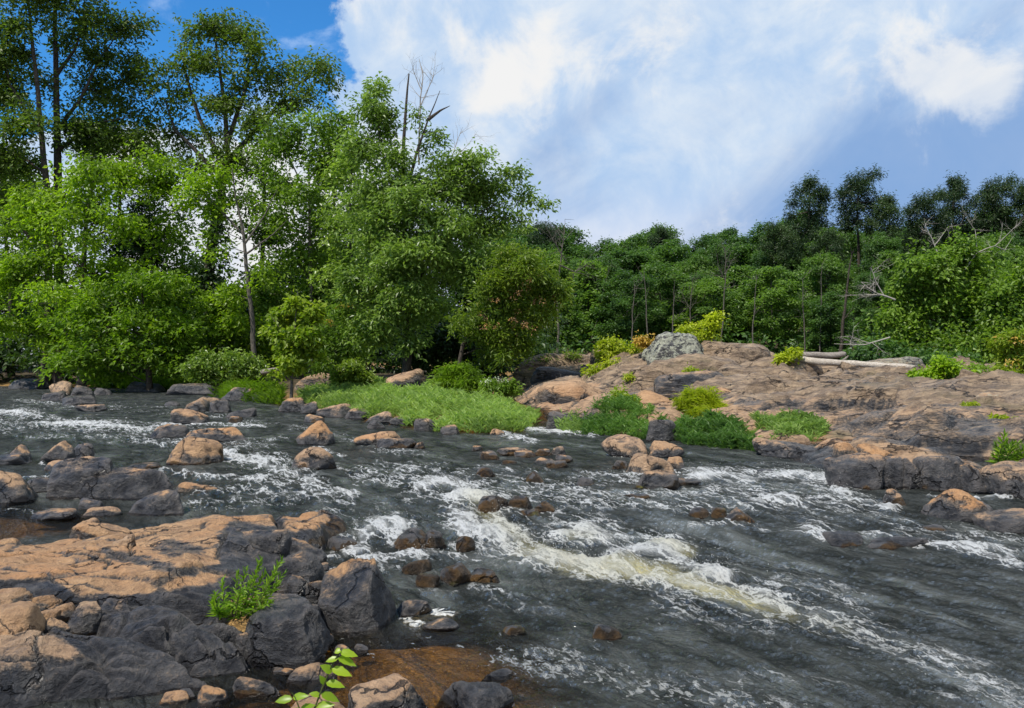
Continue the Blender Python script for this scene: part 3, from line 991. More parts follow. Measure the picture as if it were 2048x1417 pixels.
# the near ledge, shelf by shelf
S_TAN = [[(-200, 1080), (110, 1065), (170, 1078), (270, 1050), (400, 1030), (560, 1026), (560, 1050), (470, 1065), (430, 1090), (440, 1130), (400, 1140), (470, 1148), (430, 1170), (330, 1178),
          (250, 1192), (150, 1190), (110, 1165), (0, 1160), (-200, 1170)], 1.0]
S_DARK = [[(290, 1090), (330, 1075), (400, 1088), (420, 1110), (330, 1118)], 0.45]
S_DARK2 = [[(200, 1092), (300, 1118), (400, 1140), (380, 1150), (280, 1135), (210, 1118)], 0.25]
S_DARK3 = [[(430, 1070), (470, 1040), (550, 1050), (575, 1100), (440, 1120)], 0.10]
slab('rock_shelf', 'broad pinkish orange bedrock shelf sloping to the water, widest rock of the near bank',
     [(-160, 1118, .20), (0, 1094, .22), (80, 1078, .26), (160, 1071, .28), (270, 1052, .32), (400, 1036, .32), (470, 1032, .32), (545, 1030, .30), (562, 1062, .30),
      (578, 1100, .26), (560, 1128, .25), (480, 1155, .28), (420, 1188, .30), (330, 1192, .30), (200, 1196, .30), (110, 1184, .33), (0, 1166, .36), (-160, 1160, .4)],
     [(100, 1120, .37), (250, 1130, .36), (380, 1090, .38), (480, 1080, .36), (180, 1160, .38), (330, 1160, .36), (430, 1140, .33), (0, 1130, .36)],
     0.014, 2.6, -0.12, 0.05, [S_TAN, S_DARK, S_DARK2, S_DARK3], 0.0, (),
     [([(0, 1115, .36), (90, 1095, .36), (150, 1090, .36), (200, 1110, .36), (260, 1122, .36), (330, 1128, .35), (420, 1146, .33), (500, 1148, .3)], 0.022, 0.09),
      ([(60, 1112, .36), (130, 1106, .36), (210, 1124, .36), (215, 1145, .36)], 0.014, 0.04),
      ([(268, 1052, .35), (262, 1085, .36), (265, 1115, .36)], 0.018, 0.06),
      ([(0, 1140, .36), (60, 1150, .36), (110, 1162, .36), (200, 1170, .36)], 0.012, 0.03),
      ([(365, 1070, .36), (395, 1062, .36), (410, 1045, .34)], 0.014, 0.035), ([(300, 1082, .36), (365, 1070, .36)], 0.012, 0.03),
      ([(430, 1120, .34), (445, 1095, .36), (470, 1060, .35)], 0.014, 0.05)], 0.62, 0.014, 0.07, 0.018, seed=3, lamin=0.003)
slab('rock_shelf', 'pale hollowed rock tip with a mossy end at the head of the rapid',
     [(556, 1034, .26), (600, 1020, .28), (655, 1022, .25), (688, 1038, .17), (690, 1052, .12), (668, 1068, .13), (620, 1082, .16), (588, 1094, .18), (572, 1070, .24)],
     [(610, 1042, .29), (600, 1034, .22), (640, 1050, .27)], 0.010, 2.2, -0.2, 0.05,
     [([(560, 1028), (600, 1015), (650, 1018), (668, 1040), (630, 1058), (590, 1068), (570, 1060)], 0.95)], 0.0,
     [([(655, 1030), (700, 1030), (700, 1065), (640, 1090), (600, 1095), (640, 1066)], 0.75)], (), 0.25, 0.012, 0.05, 0.015, seed=5)
slab('rock_shelf', 'dark grey wedge-shaped ledge with orange patches, lowest shelf of the near bank',
     [(-160, 1220, .34), (0, 1208, .34), (60, 1238, .30), (140, 1266, .26), (240, 1278, .22), (330, 1308, .17), (412, 1350, .09), (380, 1364, .06), (250, 1376, .07), (100, 1384, .08),
      (0, 1388, .10), (-160, 1392, .12)],
     [(60, 1300, .28), (160, 1310, .24), (250, 1330, .17), (40, 1345, .2)], 0.010, 2.6, -0.22, 0.035,
     [([(-200, 1205), (40, 1225), (100, 1262), (150, 1290), (178, 1318), (150, 1330), (100, 1325), (60, 1345), (0, 1352), (-200, 1360)], 0.85),
      ([(70, 1320), (120, 1328), (90, 1340), (60, 1334)], 0.1)], 0.02, (),
     [([(-20, 1300, .3), (40, 1312, .28), (90, 1305, .27), (170, 1312, .24), (290, 1322, .18)], 0.012, 0.03),
      ([(180, 1312, .24), (260, 1345, .14), (380, 1352, .1)], 0.010, 0.02), ([(80, 1262, .28), (75, 1300, .28), (90, 1340, .22)], 0.010, 0.025),
      ([(0, 1345, .2), (120, 1352, .18), (240, 1352, .14)], 0.010, 0.02)], 0.30, 0.026, 0.05, 0.020, seed=8, lamin=0.014)
slab('rock_shelf', 'smooth blue-grey ledge stepping down below the green weed clump',
     [(176, 1228, .26), (215, 1216, .30), (290, 1214, .31), (380, 1236, .27), (440, 1262, .22), (476, 1286, .17), (478, 1312, .12), (430, 1318, .12), (350, 1302, .17), (250, 1272, .23)],
     [(300, 1245, .29), (400, 1280, .21)], 0.010, 2.2, -0.15, 0.05, [], 0.0, (),
     [([(200, 1262, .24), (270, 1262, .25), (330, 1268, .22)], 0.012, 0.04), ([(330, 1268, .22), (345, 1305, .17)], 0.012, 0.05), ([(400, 1268, .22), (440, 1315, .14)], 0.012, 0.03)],
     0.26, 0.034, 0.05, 0.022, seed=11, lamin=0.012)

R = rock
# rocks lying on or wedged into the near ledge
R(158, 273, 1045, 1095, .8, 'largest loose tan boulder resting on the orange shelf', z0=.26, deep=.6, p=10, wet=0)
R(226, 274, 1070, 1116, .7, 'rounded wedge of tan rock tucked under the largest loose boulder on the shelf', z0=.28, p=12, wet=0)
R(143, 200, 1038, 1082, .6, 'brownish lump behind the loose tan boulder on the orange shelf', z0=.20, wet=0)
R(40, 118, 1190, 1226, .8, 'flat diamond-shaped tan rock lying under the edge of the orange shelf', z0=.24, p=18, wet=0)
R(-30, 62, 1176, 1222, .6, 'tan angular rock at the picture edge under the orange shelf', z0=.28, wet=0)
R(112, 152, 1204, 1236, .7, 'brown cube-shaped stone in the gap below the orange shelf', z0=.22, p=20, wet=0)
R(72, 118, 1220, 1248, .75, 'small rounded tan stone in the gap of the near ledge', z0=.22, p=9, wet=0)
R(82, 140, 1236, 1274, .3, 'purplish brown broken stone beside the orange-patched ledge', z0=.22, wet=0)
R(134, 205, 1206, 1258, .25, 'grey-topped tan stone wedged between orange shelf and blue-grey ledge', z0=.2, wet=0)
R(-40, 82, 1204, 1300, .85, 'curved tan rib of rock running down at the picture edge', z0=.2, deep=.9, p=9, wet=0)
R(-20, 50, 1240, 1300, .7, 'layered tan rock beside the curved rib', z0=.22, wet=0)
R(200, 262, 1200, 1248, .05, 'dark knob under the front face of the orange shelf', z0=.18, wet=0)
R(480, 655, 1204, 1346, .0, 'big dark block with a flat top standing in the shallow pool, next to the weed', p=30, rgh=.7, deep=.8, seed=14, planes=[((-.12, -.18, 1), .55), ((-1, -.5, .3), .72), ((1, -.25, .35), .86), ((-.25, -1, .25), .70), ((.1, 1, .2), .9)], cat='boulder', name='boulder', lean=.1)
R(470, 520, 1262, 1330, .1, 'narrow dark wedge jammed against the big dark block', z0=.0, wet=.1)
R(335, 480, 1246, 1340, .0, 'rounded black rock face beside the narrow dark wedge', z0=.0, p=14, deep=.55, wet=.1)
R(626, 796, 1122, 1276, .03, 'large slanting dark boulder with a scuffed tan top and a water ring at its foot', p=40, rgh=.5, brown=.22, npl=9, deep=.85, seed=306, planes=[((-.22, -.50, .82), .60), ((-1, -.15, .25), .86), ((1, -.25, .30), .80), ((-.45, -1, -.05), .66), ((.1, 1, .2), .9), ((0, 0, -1), .9), ((.5, -.9, .15), .74)], cat='boulder', name='boulder', wet=.3)
R(545, 642, 1104, 1178, .05, 'dark jumbled rock behind the weed clump', z0=.08, wet=0)
R(556, 622, 1150, 1230, .05, 'black angular rock between the weed and the large slanting boulder', z0=.08, p=20, wet=0)
R(600, 660, 1160, 1226, .12, 'brownish cracked rock in the crevice behind the slanting boulder', z0=.08, wet=0)
R(520, 600, 1190, 1250, .02, 'dark crumpled rock at the back of the big dark block', z0=.1, wet=0)
R(588, 650, 1210, 1262, .04, 'small dark rock filling the crevice beside the slanting boulder', z0=.06, wet=0)
R(470, 580, 1060, 1140, .08, 'dark square-faced step at the end of the orange shelf', z0=.14, p=20, deep=.5, wet=0)
R(560, 650, 1078, 1130, .04, 'low dark rock at the foot of the mossy tip', z0=.12, wet=.4)
for a in [(575, 1158, 22), (610, 1140, 18), (640, 1182, 20), (598, 1236, 18), (560, 1246, 22), (628, 1250, 20), (585, 1205, 16), (648, 1140, 20)]:
    R(a[0] - a[2] / 2, a[0] + a[2] / 2, a[1] - a[2] * .75, a[1], .3, 'small broken stone in the crevice behind the slanting boulder', z0=.13, wet=0, group='broken stones in the crevice')
R(694, 868, 1350, 1455, .42, 'dark block with a cracked orange top at the bottom edge beside the seedling', p=34, rgh=.6, deep=.8, seed=22, planes=[((-.28, -.30, 1), .55), ((-1, -.3, .3), .9), ((1, -.5, .3), .75), ((.2, -1, .1), .72), ((.1, 1, .2), .9)], cat='boulder', name='boulder')
R(560, 700, 1396, 1470, .85, 'low orange rock under the seedling at the bottom edge', p=10, wet=.2)
R(578, 672, 1328, 1372, .5, 'sunken tan hump half under water behind the seedling', p=8, wet=.8, sink=.9)
R(866, 1025, 1362, 1440, .0, 'large wet grey hump just breaking the water beside the orange-topped block', moss=.15, p=8, wet=1.4, sink=.9, deep=1.6)
R(960, 1024, 1340, 1366, .0, 'cluster of black wet stones on the large grey hump', moss=.3, p=14, wet=.8)
R(318, 380, 1383, 1416, .8, 'small orange stone at the bottom edge under the wedge-shaped ledge', p=10)
R(388, 456, 1373, 1418, .35, 'purple-grey angular stone at the bottom edge under the wedge-shaped ledge', p=18)
R(352, 392, 1378, 1406, .0, 'small dark stone between the orange and the purple-grey stone', p=12)
R(466, 570, 1354, 1398, .1, 'long flat stone lying slantwise in the brown pool', moss=.25, deep=.35, p=14)
for i, (a, b, c, d, t, l) in enumerate([(622, 650, 1304, 1328, .4, 'small brown stone at the water edge of the big dark block'), (588, 612, 1316, 1334, .05, 'small round dark stone touching the big dark block'),
                          (542, 572, 1336, 1352, .05, 'dark pebble beside the big dark block, nearest the flat slanting stone'), (560, 592, 1338, 1354, .2, 'thin flat pebble behind the sunken tan hump'),
                          (666, 702, 1290, 1318, .1, 'small purplish stone in the pool above the seedling'), (708, 738, 1288, 1310, .0, 'small black stone with a bright rim in the pool'),
                          (644, 668, 1266, 1286, .05, 'small wet stone between big dark block and slanting boulder')]):
    R(a, b, c, d, t, l)
R(790, 862, 1202, 1240, .05, 'ragged dark stone with debris beside the white foam mat', moss=.3)
R(846, 918, 1236, 1268, .1, 'small dark pointed stone ringed by foam', peak=.1, p=18)
R(1004, 1052, 1250, 1278, .0, 'sunken mossy stone in the dark water below the rapid', moss=.8, p=8)
R(640, 722, 1074, 1112, .0, 'mossy wet rock under the pale tip, washed by the rapid', moss=.6, wet=1)
R(788, 870, 1056, 1110, .0, 'dark pyramid rock topped with bright moss in the rapid', moss=.7, wet=.8, peak=.1, deep=.9)
R(846, 894, 1060, 1106, .0, 'dark shoulder rock against the moss-topped pyramid', moss=.5, wet=.8)
R(912, 950, 1072, 1110, .0, 'rounded brown rock standing alone in the white water', moss=.9, p=9, wet=.5)
R(805, 862, 1120, 1156, .0, 'rusty brown algae-covered rock below the moss-topped pyramid', moss=1, p=9)
R(832, 878, 1148, 1182, .0, 'smaller rusty rock in front of the algae-covered one', moss=1, p=9)
R(880, 950, 1128, 1178, .0, 'wide brown mossy rock below the white water', moss=.9, p=9, wet=.7)
R(936, 1002, 1138, 1174, .0, 'low mossy rock end joined to the wide brown one', moss=.85, p=10, wet=.7)
R(1184, 1244, 1250, 1290, .0, 'barely covered dark stone in the smooth water', moss=.8, p=8, sink=1.2)
# rocks in the upper rapid
R(99, 143, 763, 792, .85, 'bright tan boulder perched on dark rocks near the shaded far shore', p=10, deep=.8, cat='boulder', name='boulder')
R(78, 140, 784, 804, .02, 'dark flat rock under the perched tan boulder')
R(128, 192, 792, 813, .02, 'black rounded rock in front of the perched tan boulder')
R(142, 190, 772, 797, .02, 'dark rock in shade behind the perched tan boulder')
R(156, 210, 810, 825, .3, 'thin grey-brown rock breaking the water below the perched boulder')
R(186, 224, 776, 792, .0, 'small dark shore rock under the overhanging branches', deep=.6)
R(324, 360, 802, 814, .02, 'flat dark rock nearest the shaded bank, beside the tan cluster')
R(362, 428, 795, 826, .4, 'tan-capped black rock at the head of the midstream cluster', p=16)
R(408, 440, 796, 812, .8, 'small sandy dome behind the tan-capped black rock', p=8)
R(416, 466, 800, 828, .08, 'grey rock at the end of the midstream cluster')
R(340, 420, 818, 851, .55, 'long pinkish grey boulder below the midstream cluster', p=9, cat='boulder', name='boulder')
R(456, 512, 817, 838, .03, 'low black rock downstream of the midstream cluster')
R(456, 484, 833, 848, .2, 'small brown sunken rock beside the long pinkish boulder', moss=.6)
R(294, 378, 850, 880, .15, 'flat grey rock edged by white water', p=12, wet=.4)
R(370, 502, 855, 886, .3, 'long dark slab with a tan back, lying in midstream', p=12, deep=.4, lean=.15)
R(340, 442, 876, 935, .72, 'big rounded tan boulder in the stream with a mossy foot', moss=.16, p=9, seed=41, cat='boulder', name='boulder')
R(594, 668, 843, 894, .55, 'pyramid-shaped boulder with a tan front and grey sides', p=18, peak=.15, seed=77, cat='boulder', name='boulder')
R(580, 676, 893, 944, .45, 'craggy tan and black boulder with an undercut foot', moss=.15, p=18, npl=14, seed=51, cat='boulder', name='boulder')
R(20, 64, 890, 924, .3, 'small peaked rock with a tan tip near the picture edge', peak=0)
R(-20, 60, 906, 934, .05, 'cluster-like low dark rock at the picture edge')
R(88, 150, 882, 930, .3, 'dark rock with a jagged tan crest', p=20, peak=.3)
R(142, 186, 887, 923, .03, 'dark rounded rock leaning on the tan-crested one')
R(90, 160, 922, 948, .35, 'low brown rock behind the great dark boulder', moss=.4, p=9)
R(98, 256, 916, 1004, .02, 'great dark boulder with a rounded top in the shallows', p=14, deep=.6, seed=61, cat='boulder', name='boulder', lean=.12)
R(140, 358, 938, 1006, .06, 'great dark slanting slab in front of the dark boulder', p=16, deep=.45, seed=62, cat='boulder', name='boulder', lean=.15)
R(348, 436, 965, 990, .5, 'flat pointed tan rock at the end of the slanting slab', p=10, deep=.4)
R(-40, 70, 940, 1014, .35, 'tan-topped dark boulder cut by the picture edge', p=18, seed=64, cat='boulder', name='boulder')
R(48, 110, 957, 990, .03, 'low dark grey rock beside the boulder at the picture edge')
R(252, 374, 982, 1036, .06, 'dark grey slab rising from the quiet pool', p=14, deep=.5)
R(160, 210, 996, 1024, .04, 'small grey rock standing in the quiet pool')
R(154, 244, 1014, 1037, .45, 'low tan rock around the small grey one in the pool', p=9, deep=.4)
R(60, 158, 1018, 1046, .2, 'wet flat rock sunk in the quiet pool', p=8, wet=1)
R(255, 330, 926, 942, .1, 'thin mossy rock ridge beside the great dark boulder', moss=.6)
R(736, 770, 840, 861, .0, 'small black rock standing alone off the grassy bank', peak=.1)
R(708, 812, 864, 895, .6, 'long tan-backed boulder in midstream', p=10, deep=.45, cat='boulder', name='boulder')
R(752, 832, 877, 901, .1, 'low grey rock with a yellow lichen patch', moss=.35, p=9, deep=.4)
R(820, 850, 884, 900, .3, 'small brown rock at the tail of the long tan-backed boulder', moss=.4)
R(608, 648, 829, 848, .35, 'half-sunken brown rock off the grassy bank', moss=.4, p=8)
for a, l in [((944, 968, 892, 906), 'first small brown stone of the midstream rock bar, facing the grass'), ((958, 1000, 902, 924), 'low brown stone slanting forward in the midstream rock bar'), ((994, 1058, 896, 915), 'longest flat stone of the midstream rock bar'),
             ((1028, 1072, 902, 918), 'brown stone before the longest flat one in the rock bar'), ((1066, 1104, 898, 916), 'low stone next to the upright grey one in the rock bar')]:
    R(*a, .2, l, moss=.6)
R(1100, 1132, 893, 914, .35, 'upright grey stone at the end of the midstream rock bar')
R(1068, 1116, 916, 932, .2, 'flat grey ledge stone just below the midstream rock bar', moss=.3)
R(1092, 1136, 922, 941, .1, 'mossy flat stone nearest the camera below the rock bar', moss=.7)
R(1112, 1146, 910, 928, .05, 'dark low stone behind the mossy flat stone', moss=.4)
R(1002, 1034, 920, 936, .0, 'brown sunken stone in front of the rock bar', moss=1, p=8)
R(950, 990, 934, 960, .0, 'brown rounded rock with water sliding over it', moss=.9, p=9)
R(1052, 1090, 944, 972, .0, 'small triangular mossy rock in the riffle', moss=.9, peak=.1)
R(950, 1024, 990, 1034, .02, 'wet brown hump that the stream folds over', moss=.8, p=8, wet=1.2, deep=.9)
R(1016, 1066, 992, 1024, .0, 'mossy rock at the foot of the wet hump', moss=.9, p=14)
R(1028, 1080, 1018, 1040, .0, 'flat mossy rock above the white water', moss=.9, p=9)
R(1062, 1110, 1004, 1028, .0, 'low brown rock beside the mossy rock at the hump', moss=.9, p=9)
R(1150, 1190, 955, 978, .0, 'small dark rock splashed by the riffle', moss=.3, wet=1)
R(1206, 1302, 872, 918, .7, 'rounded tan boulder, rearmost of the midstream trio', moss=.06, p=9, seed=81, cat='boulder', name='boulder')
R(1296, 1366, 882, 920, .45, 'pinkish boulder with dark blotches behind the wide one', p=11, cat='boulder', name='boulder')
R(1250, 1345, 907, 956, .65, 'wide tan boulder with a dark base, front of the midstream trio', p=10, seed=83, cat='boulder', name='boulder')
R(1328, 1368, 914, 946, .5, 'tan block split off the wide tan boulder', p=14)
R(1268, 1362, 942, 984, .2, 'dark brown flat rock under the wide tan boulder', moss=.4, p=14)
R(1340, 1400, 956, 976, .1, 'brown end of the flat rock reaching into the riffle', moss=.6)
R(1224, 1256, 920, 944, .02, 'small dark rock beside the wide tan boulder', moss=.5)
R(1766, 1812, 978, 1018, .15, 'brown rounded rock standing off the dark ledge', moss=.5, p=10)
R(1852, 1980, 980, 1052, .3, 'brown pyramid boulder in the stream beyond the rapid', peak=-.25, p=16, seed=92, cat='boulder', name='boulder')
R(1955, 2100, 1020, 1074, .15, 'low wet brown slab cut by the picture edge', p=9, wet=1)
R(1450, 1506, 1017, 1056, .05, 'brown triangular rock in the middle of the riffle', moss=.7, peak=0)
R(1374, 1420, 1016, 1042, .0, 'mossy low rock, first of three in the riffle', moss=.9, p=9)
R(1422, 1454, 1016, 1044, .0, 'mossy upright rock between its two neighbours in the riffle', moss=.9)
R(1652, 1728, 1066, 1102, .0, 'dark rock under a sheet of water', moss=.4, wet=1.4, p=9)
R(1728, 1856, 1074, 1106, .0, 'long dark ledge with water pouring over its edge', moss=.5, wet=1.4, p=9, deep=.4)
R(1846, 1890, 1050, 1072, .0, 'small mossy rock near the brown pyramid boulder', moss=.8)
R(1984, 2040, 1096, 1116, .0, 'dark mossy rock in the white riffle at the picture edge', moss=.6, wet=1)
R(1240, 1300, 988, 1004, .0, 'sunken brown rock above the rapid', moss=.9, p=8, wet=1)
R(1500, 1560, 940, 956, .0, 'smooth covered rock in the fast water below the grass', moss=.2, p=7, wet=1.5)
# shore stones in front of the grassy bank
for a, b, c, d, t, l in [(444, 520, 776, 804, .05, 'dark shore stone under the pale trailing shrub'), (500, 560, 786, 806, .08, 'dark shore stone below the overhanging bank grass'), (560, 618, 796, 826, .3, 'brownish shore stone below the sapling'),
                         (600, 640, 804, 830, .15, 'grey shore stone where the waterside grass begins'), (630, 700, 808, 838, .4, 'tan-topped shore stone, widest along the grass edge'), (690, 740, 818, 840, .1, 'small dark stone downstream of the widest grass-edge stone'),
                         (730, 790, 824, 848, .3, 'half tan half grey stone at the middle of the grass edge'), (780, 830, 832, 852, .1, 'low dark stone behind the lone black rock at the grass edge'), (828, 872, 838, 864, .12, 'dark angular stone under the leaning waterside grass'),
                         (840, 884, 846, 862, .5, 'small sandy stone under the leaning waterside grass'), (880, 920, 850, 872, .2, 'little brown stone at the water below the grass'), (980, 1010, 858, 874, .5, 'small tan stone at the tip of the grass bank'),
                         (250, 330, 764, 786, .02, 'black shore rock in the shade of the low maple'), (330, 440, 768, 792, .02, 'long black shore rock under the low maple and trailing shrub'), (20, 90, 758, 780, .02, 'black shore rock in deep shade at the picture edge')]:
    R(a, b, c, d, t, l, deep=.6)
R(772, 852, 739, 786, .45, 'big pale boulder sitting on the grassy bank under the tree', brown=.25, Y=31.0, p=10, wet=0, seed=97, cat='boulder', name='boulder')
R(836, 900, 768, 790, .4, 'flat brown rock beside the big pale boulder on the bank', brown=.4, Y=31.5, wet=0)
R(882, 962, 787, 812, .85, 'flat sandy rock behind the tall grass', Y=29.0, wet=0, p=9)
R(955, 1032, 780, 815, .8, 'pinkish sandy rock behind the tall grass, nearest the island', Y=29.0, wet=0, p=9)
R(690, 735, 792, 812, .8, 'small pale rock peeping out of the grass', Y=29.5, wet=0, p=9)
R(590, 680, 748, 790, .45, 'bare brown rock bank behind the sapling', brown=.5, Y=37, wet=0, p=9, deep=.4)

# ------------------------------------------------------------------ the rock island
shore = [(1020, 800), (1060, 848), (1110, 862), (1160, 862), (1240, 876), (1310, 884), (1345, 884), (1420, 892), (1500, 904), (1560, 920), (1640, 948), (1665, 978), (1750, 982), (1830, 986), (1950, 990), (2048, 1000), (2250, 1016), (2500, 1030)]
ISH = [atw(*p) for p in shore]
SINK = lambda px: 16 if 1200 < px < 1620 else 4
IPTS = [aty(p[0], p[1] + (SINK(p[0]) if p[2] > 24 else 0), p[2]) for p in [
    (1050, 770, 36), (1080, 735, 37), (1120, 722, 37), (1190, 712, 36), (1260, 706, 33.5), (1340, 705, 33), (1420, 697, 32.5), (1490, 700, 31.5), (1540, 716, 31), (1600, 732, 30), (1700, 748, 28), (1800, 750, 26),
    (1900, 764, 24), (2000, 780, 22), (2100, 786, 20.5), (2300, 796, 19), (1250, 745, 30), (1350, 745, 29), (1450, 745, 28), (1550, 760, 27), (1660, 775, 25.5), (1780, 780, 23.5), (1900, 795, 21.5), (2020, 815, 20),
    (1180, 790, 28), (1280, 795, 26.5), (1400, 800, 25), (1520, 805, 23.5), (1640, 815, 22), (1760, 825, 20.5), (1880, 835, 19), (2000, 850, 18), (2200, 850, 17),
    (1200, 840, 24.5), (1300, 845, 23), (1420, 850, 21.5), (1540, 862, 19.5), (1640, 876, 18), (1740, 885, 17), (1860, 880, 16.8), (1980, 888, 16.2), (2150, 900, 15.5),
    (1580, 896, 17.2), (1680, 908, 15.4), (1780, 912, 14.8), (1880, 918, 14.5), (1960, 925, 14.2), (2100, 930, 13.8), (1720, 925, 14.2), (1850, 935, 13.9),
    (1130, 845, 25), (1070, 825, 28)]]
BACK = [(34, 24, .2), (28, 30, .2), (24, 34, .3), (18, 38, .2), (11, 41, .2), (4, 43, .2), (0.8, 42, .1), (0.3, 36, .1)]
ipoly = np.array([p[:2] for p in ISH] + [b[:2] for b in BACK])
f_is = rbf(np.array(ISH + IPTS + [np.array(b) for b in BACK]))
iy = np.geomspace(11.3, 46, 350)
isx = np.linspace(-0.03, 0.84, 430)
IX = (isx[None, :] * iy[:, None]).ravel(); IY = np.repeat(iy[:, None], len(isx), 1).ravel()
q = p3(IX, IY, 6.6)
wxx, wyy = IX + 0.25 * fbm(q * 1.1, 4), IY + 0.35 * fbm(q * 1.1 + 20, 4)
sd = sdpoly(wxx, wyy, ipoly)
Z = f_is(IX, IY)
st, ac_ = IX * 0.86 + IY * 0.5, -IX * 0.5 + IY * 0.86
amp = sst(-sd, 0.0, 1.2)
Z = Z + amp * (0.26 * fbm(p3(st * 0.30, ac_ * 0.6, 2.0), 3) + 0.17 * fbm(p3(st * 0.30 + 0.5 * fbm(q * 0.6, 2), ac_ * 1.0, 5.0), 4, 0.45, 2.1, True) + 0.025 * fbm(q * 2.4, 4, 0.6, 2.1, True))
hA, jA = facets(IX, IY, st * 0 + wxx, wyy, 2.6, .13, 0.11, 71, (0.55, 1.3), .16)
hB, jB = facets(IX, IY, wxx + .12 * fbm(q * 3, 2), wyy + .12 * fbm(q * 3 + 8, 2), 0.95, .05, 0.13, 72, (0.6, 1.3), .07)
Z = Z + amp * (hA + hB - .12 * jA - .03 * jB)
Z = np.where(sd > 0, np.minimum(Z, wl(IY)) - sd * 1.3, Z)
ffc = grid_faces(len(iy), len(isx))
ffc = ffc[(Z[ffc] > -0.35).all(1) & (sd[ffc] < 0.6).all(1)]
Vi = np.stack([IX, IY, Z], 1)
ipx, ipy = proj(Vi)
jn = 14 * fbm(q * 1.6, 4)
ita = 0.60 + 0.45 * fbm(p3(st * 0.5, ac_ * 1.1, 3.0), 3)
ibr = sst(Z + 0.12 * fbm(q * 0.9, 3), 0.55, 1.0)
for poly, k in [([(1060, 790), (1100, 765), (1200, 762), (1210, 800), (1150, 832), (1090, 825)], 0.85), ([(1170, 850), (1230, 812), (1340, 790), (1440, 800), (1560, 846), (1690, 862), (1690, 890), (1560, 902), (1400, 880), (1300, 860)], 1.0),
                ([(1690, 900), (1760, 890), (1900, 896), (1960, 925), (1900, 940), (1720, 936)], 1.0), ([(1780, 868), (1950, 900), (1990, 930), (1960, 930), (1800, 888)], 0.2),
                ([(1050, 850), (1110, 825), (1180, 840), (1180, 880), (1050, 880)], 0.0), ([(1500, 888), (1660, 896), (1700, 925), (1660, 990), (1500, 930)], 0.05), ([(1640, 940), (2500, 950), (2500, 1050), (1640, 1000)], 0.0)]:
    mk = sst(-sdpoly(ipx + 2 * jn, ipy + jn, np.array(poly, float)), -5, 8)
    ita = ita + (k - ita) * mk
    ibr = ibr * (1 - mk)
ibr = np.where(ipy > 850, ibr * 0.4, ibr)
ibr0 = 0
gr = sst(-sdpoly(ipx + 2 * jn, ipy + jn, np.array([(1500, 860), (1800, 830), (2048, 830), (2200, 840), (2200, 930), (1960, 900), (1700, 880)], float)), -8, 12)
ibr = np.maximum(ibr, 0.45 * gr)
ita = ita * (1 - 0.25 * gr)
wet_i = 1 - sst(Z - wl(IY), 0.02, 0.16)
ita = ita - .5 * jA
_IZ = Z.reshape(len(iy), len(isx))


def island_z(x, y):
    x = np.asarray(x, float); y = np.asarray(y, float)
    i = np.clip(np.round(np.log(np.clip(y, 11.3, 46) / 11.3) / np.log(46 / 11.3) * (len(iy) - 1)).astype(int), 0, len(iy) - 1)
    j = np.clip(np.round((x / np.maximum(y, 1) - isx[0]) / (isx[1] - isx[0])).astype(int), 0, len(isx) - 1)
    return _IZ[i, j]


Vi, ffc, iat = compact(Vi, ffc, {'tan': ita, 'brown': 0.85 * ibr, 'moss': 0.55 * (1 - sst(Z - wl(IY), 0.0, 0.1)), 'wet': wet_i, 'lichen': np.zeros(len(Z))})
tag(wobj('rock_island', Vi, [ffc], ISLAND, iat, base=(9, 22, 0.1)), 'long bare rock island of brown and sandy bedrock across the river', 'rock island')

R(1290, 1440, 668, 730, .0, 'pale lichen-covered boulder crowning the rock island', lichen=.8, Y=30.8, p=14, npl=11, rgh=1.3, planes=[((.05, -.3, 1), .9), ((-1, -.2, .55), .85), ((1, -.2, .5), .85), ((-.2, -1, .5), .8), ((0, 1, .4), .9)], seed=301, wet=0, cat='boulder', name='boulder', deep=.6)
R(1388, 1440, 676, 716, .1, 'dark rounded rock leaning on the lichen-covered boulder', brown=.8, lichen=.4, Y=32.2, wet=0)
R(1392, 1545, 685, 762, .2, 'brown dome beside the lichen-covered boulder', brown=.9, Y=30.5, p=8, wet=0, seed=303)
R(1236, 1484, 712, 800, .15, 'broad mossy brown hump below the lichen-covered boulder', brown=.9, Y=28.5, p=7, wet=0, seed=304, deep=.5)
R(1300, 1466, 744, 806, .1, 'dark grey hump at the foot of the broad brown one', brown=.4, Y=26.5, p=9, wet=0, seed=305, deep=.5)
R(1400, 1464, 744, 778, .05, 'black fractured block on the island slope', Y=27.5, p=20, wet=0)
R(1432, 1480, 776, 798, .35, 'rounded grey stone loose on the island slope', Y=25.5, p=8, wet=0)
R(1468, 1640, 718, 792, .3, 'straw-coloured hump of the island below the driftwood', brown=1, Y=28.5, p=7, wet=0, seed=307, deep=.6)
R(1066, 1208, 760, 832, .6, 'sloping tan block with a dark broken end by the channel', Y=28.0, p=14, wet=0, seed=308, deep=.7)
R(1022, 1200, 710, 778, .15, 'long overgrown brown ridge at the channel end of the island', brown=.8, Y=35, p=9, wet=0, seed=309, deep=.4)
R(1062, 1190, 735, 775, .0, 'dark undercut rock below the overgrown ridge', Y=33.5, p=12, wet=0, deep=.4)
R(1262, 1372, 782, 832, .95, 'smooth sandy dome above the waterweeds', Y=25.5, p=7, wet=0, seed=310)
R(1172, 1262, 795, 848, .9, 'sandy slab behind the round shrub', Y=26, p=8, wet=0)
R(1290, 1350, 838, 886, .05, 'dark split rock between the two waterweed clumps', p=18)
R(1310, 1336, 812, 842, .05, 'small black rock in the notch above the dark split rock', Y=23.5, wet=0)
R(1090, 1165, 822, 864, .02, 'dark worn rock floor of the side channel', p=9)
R(1576, 1622, 707, 728, .1, 'grey rock behind the driftwood logs', brown=.4, Y=33, wet=0)
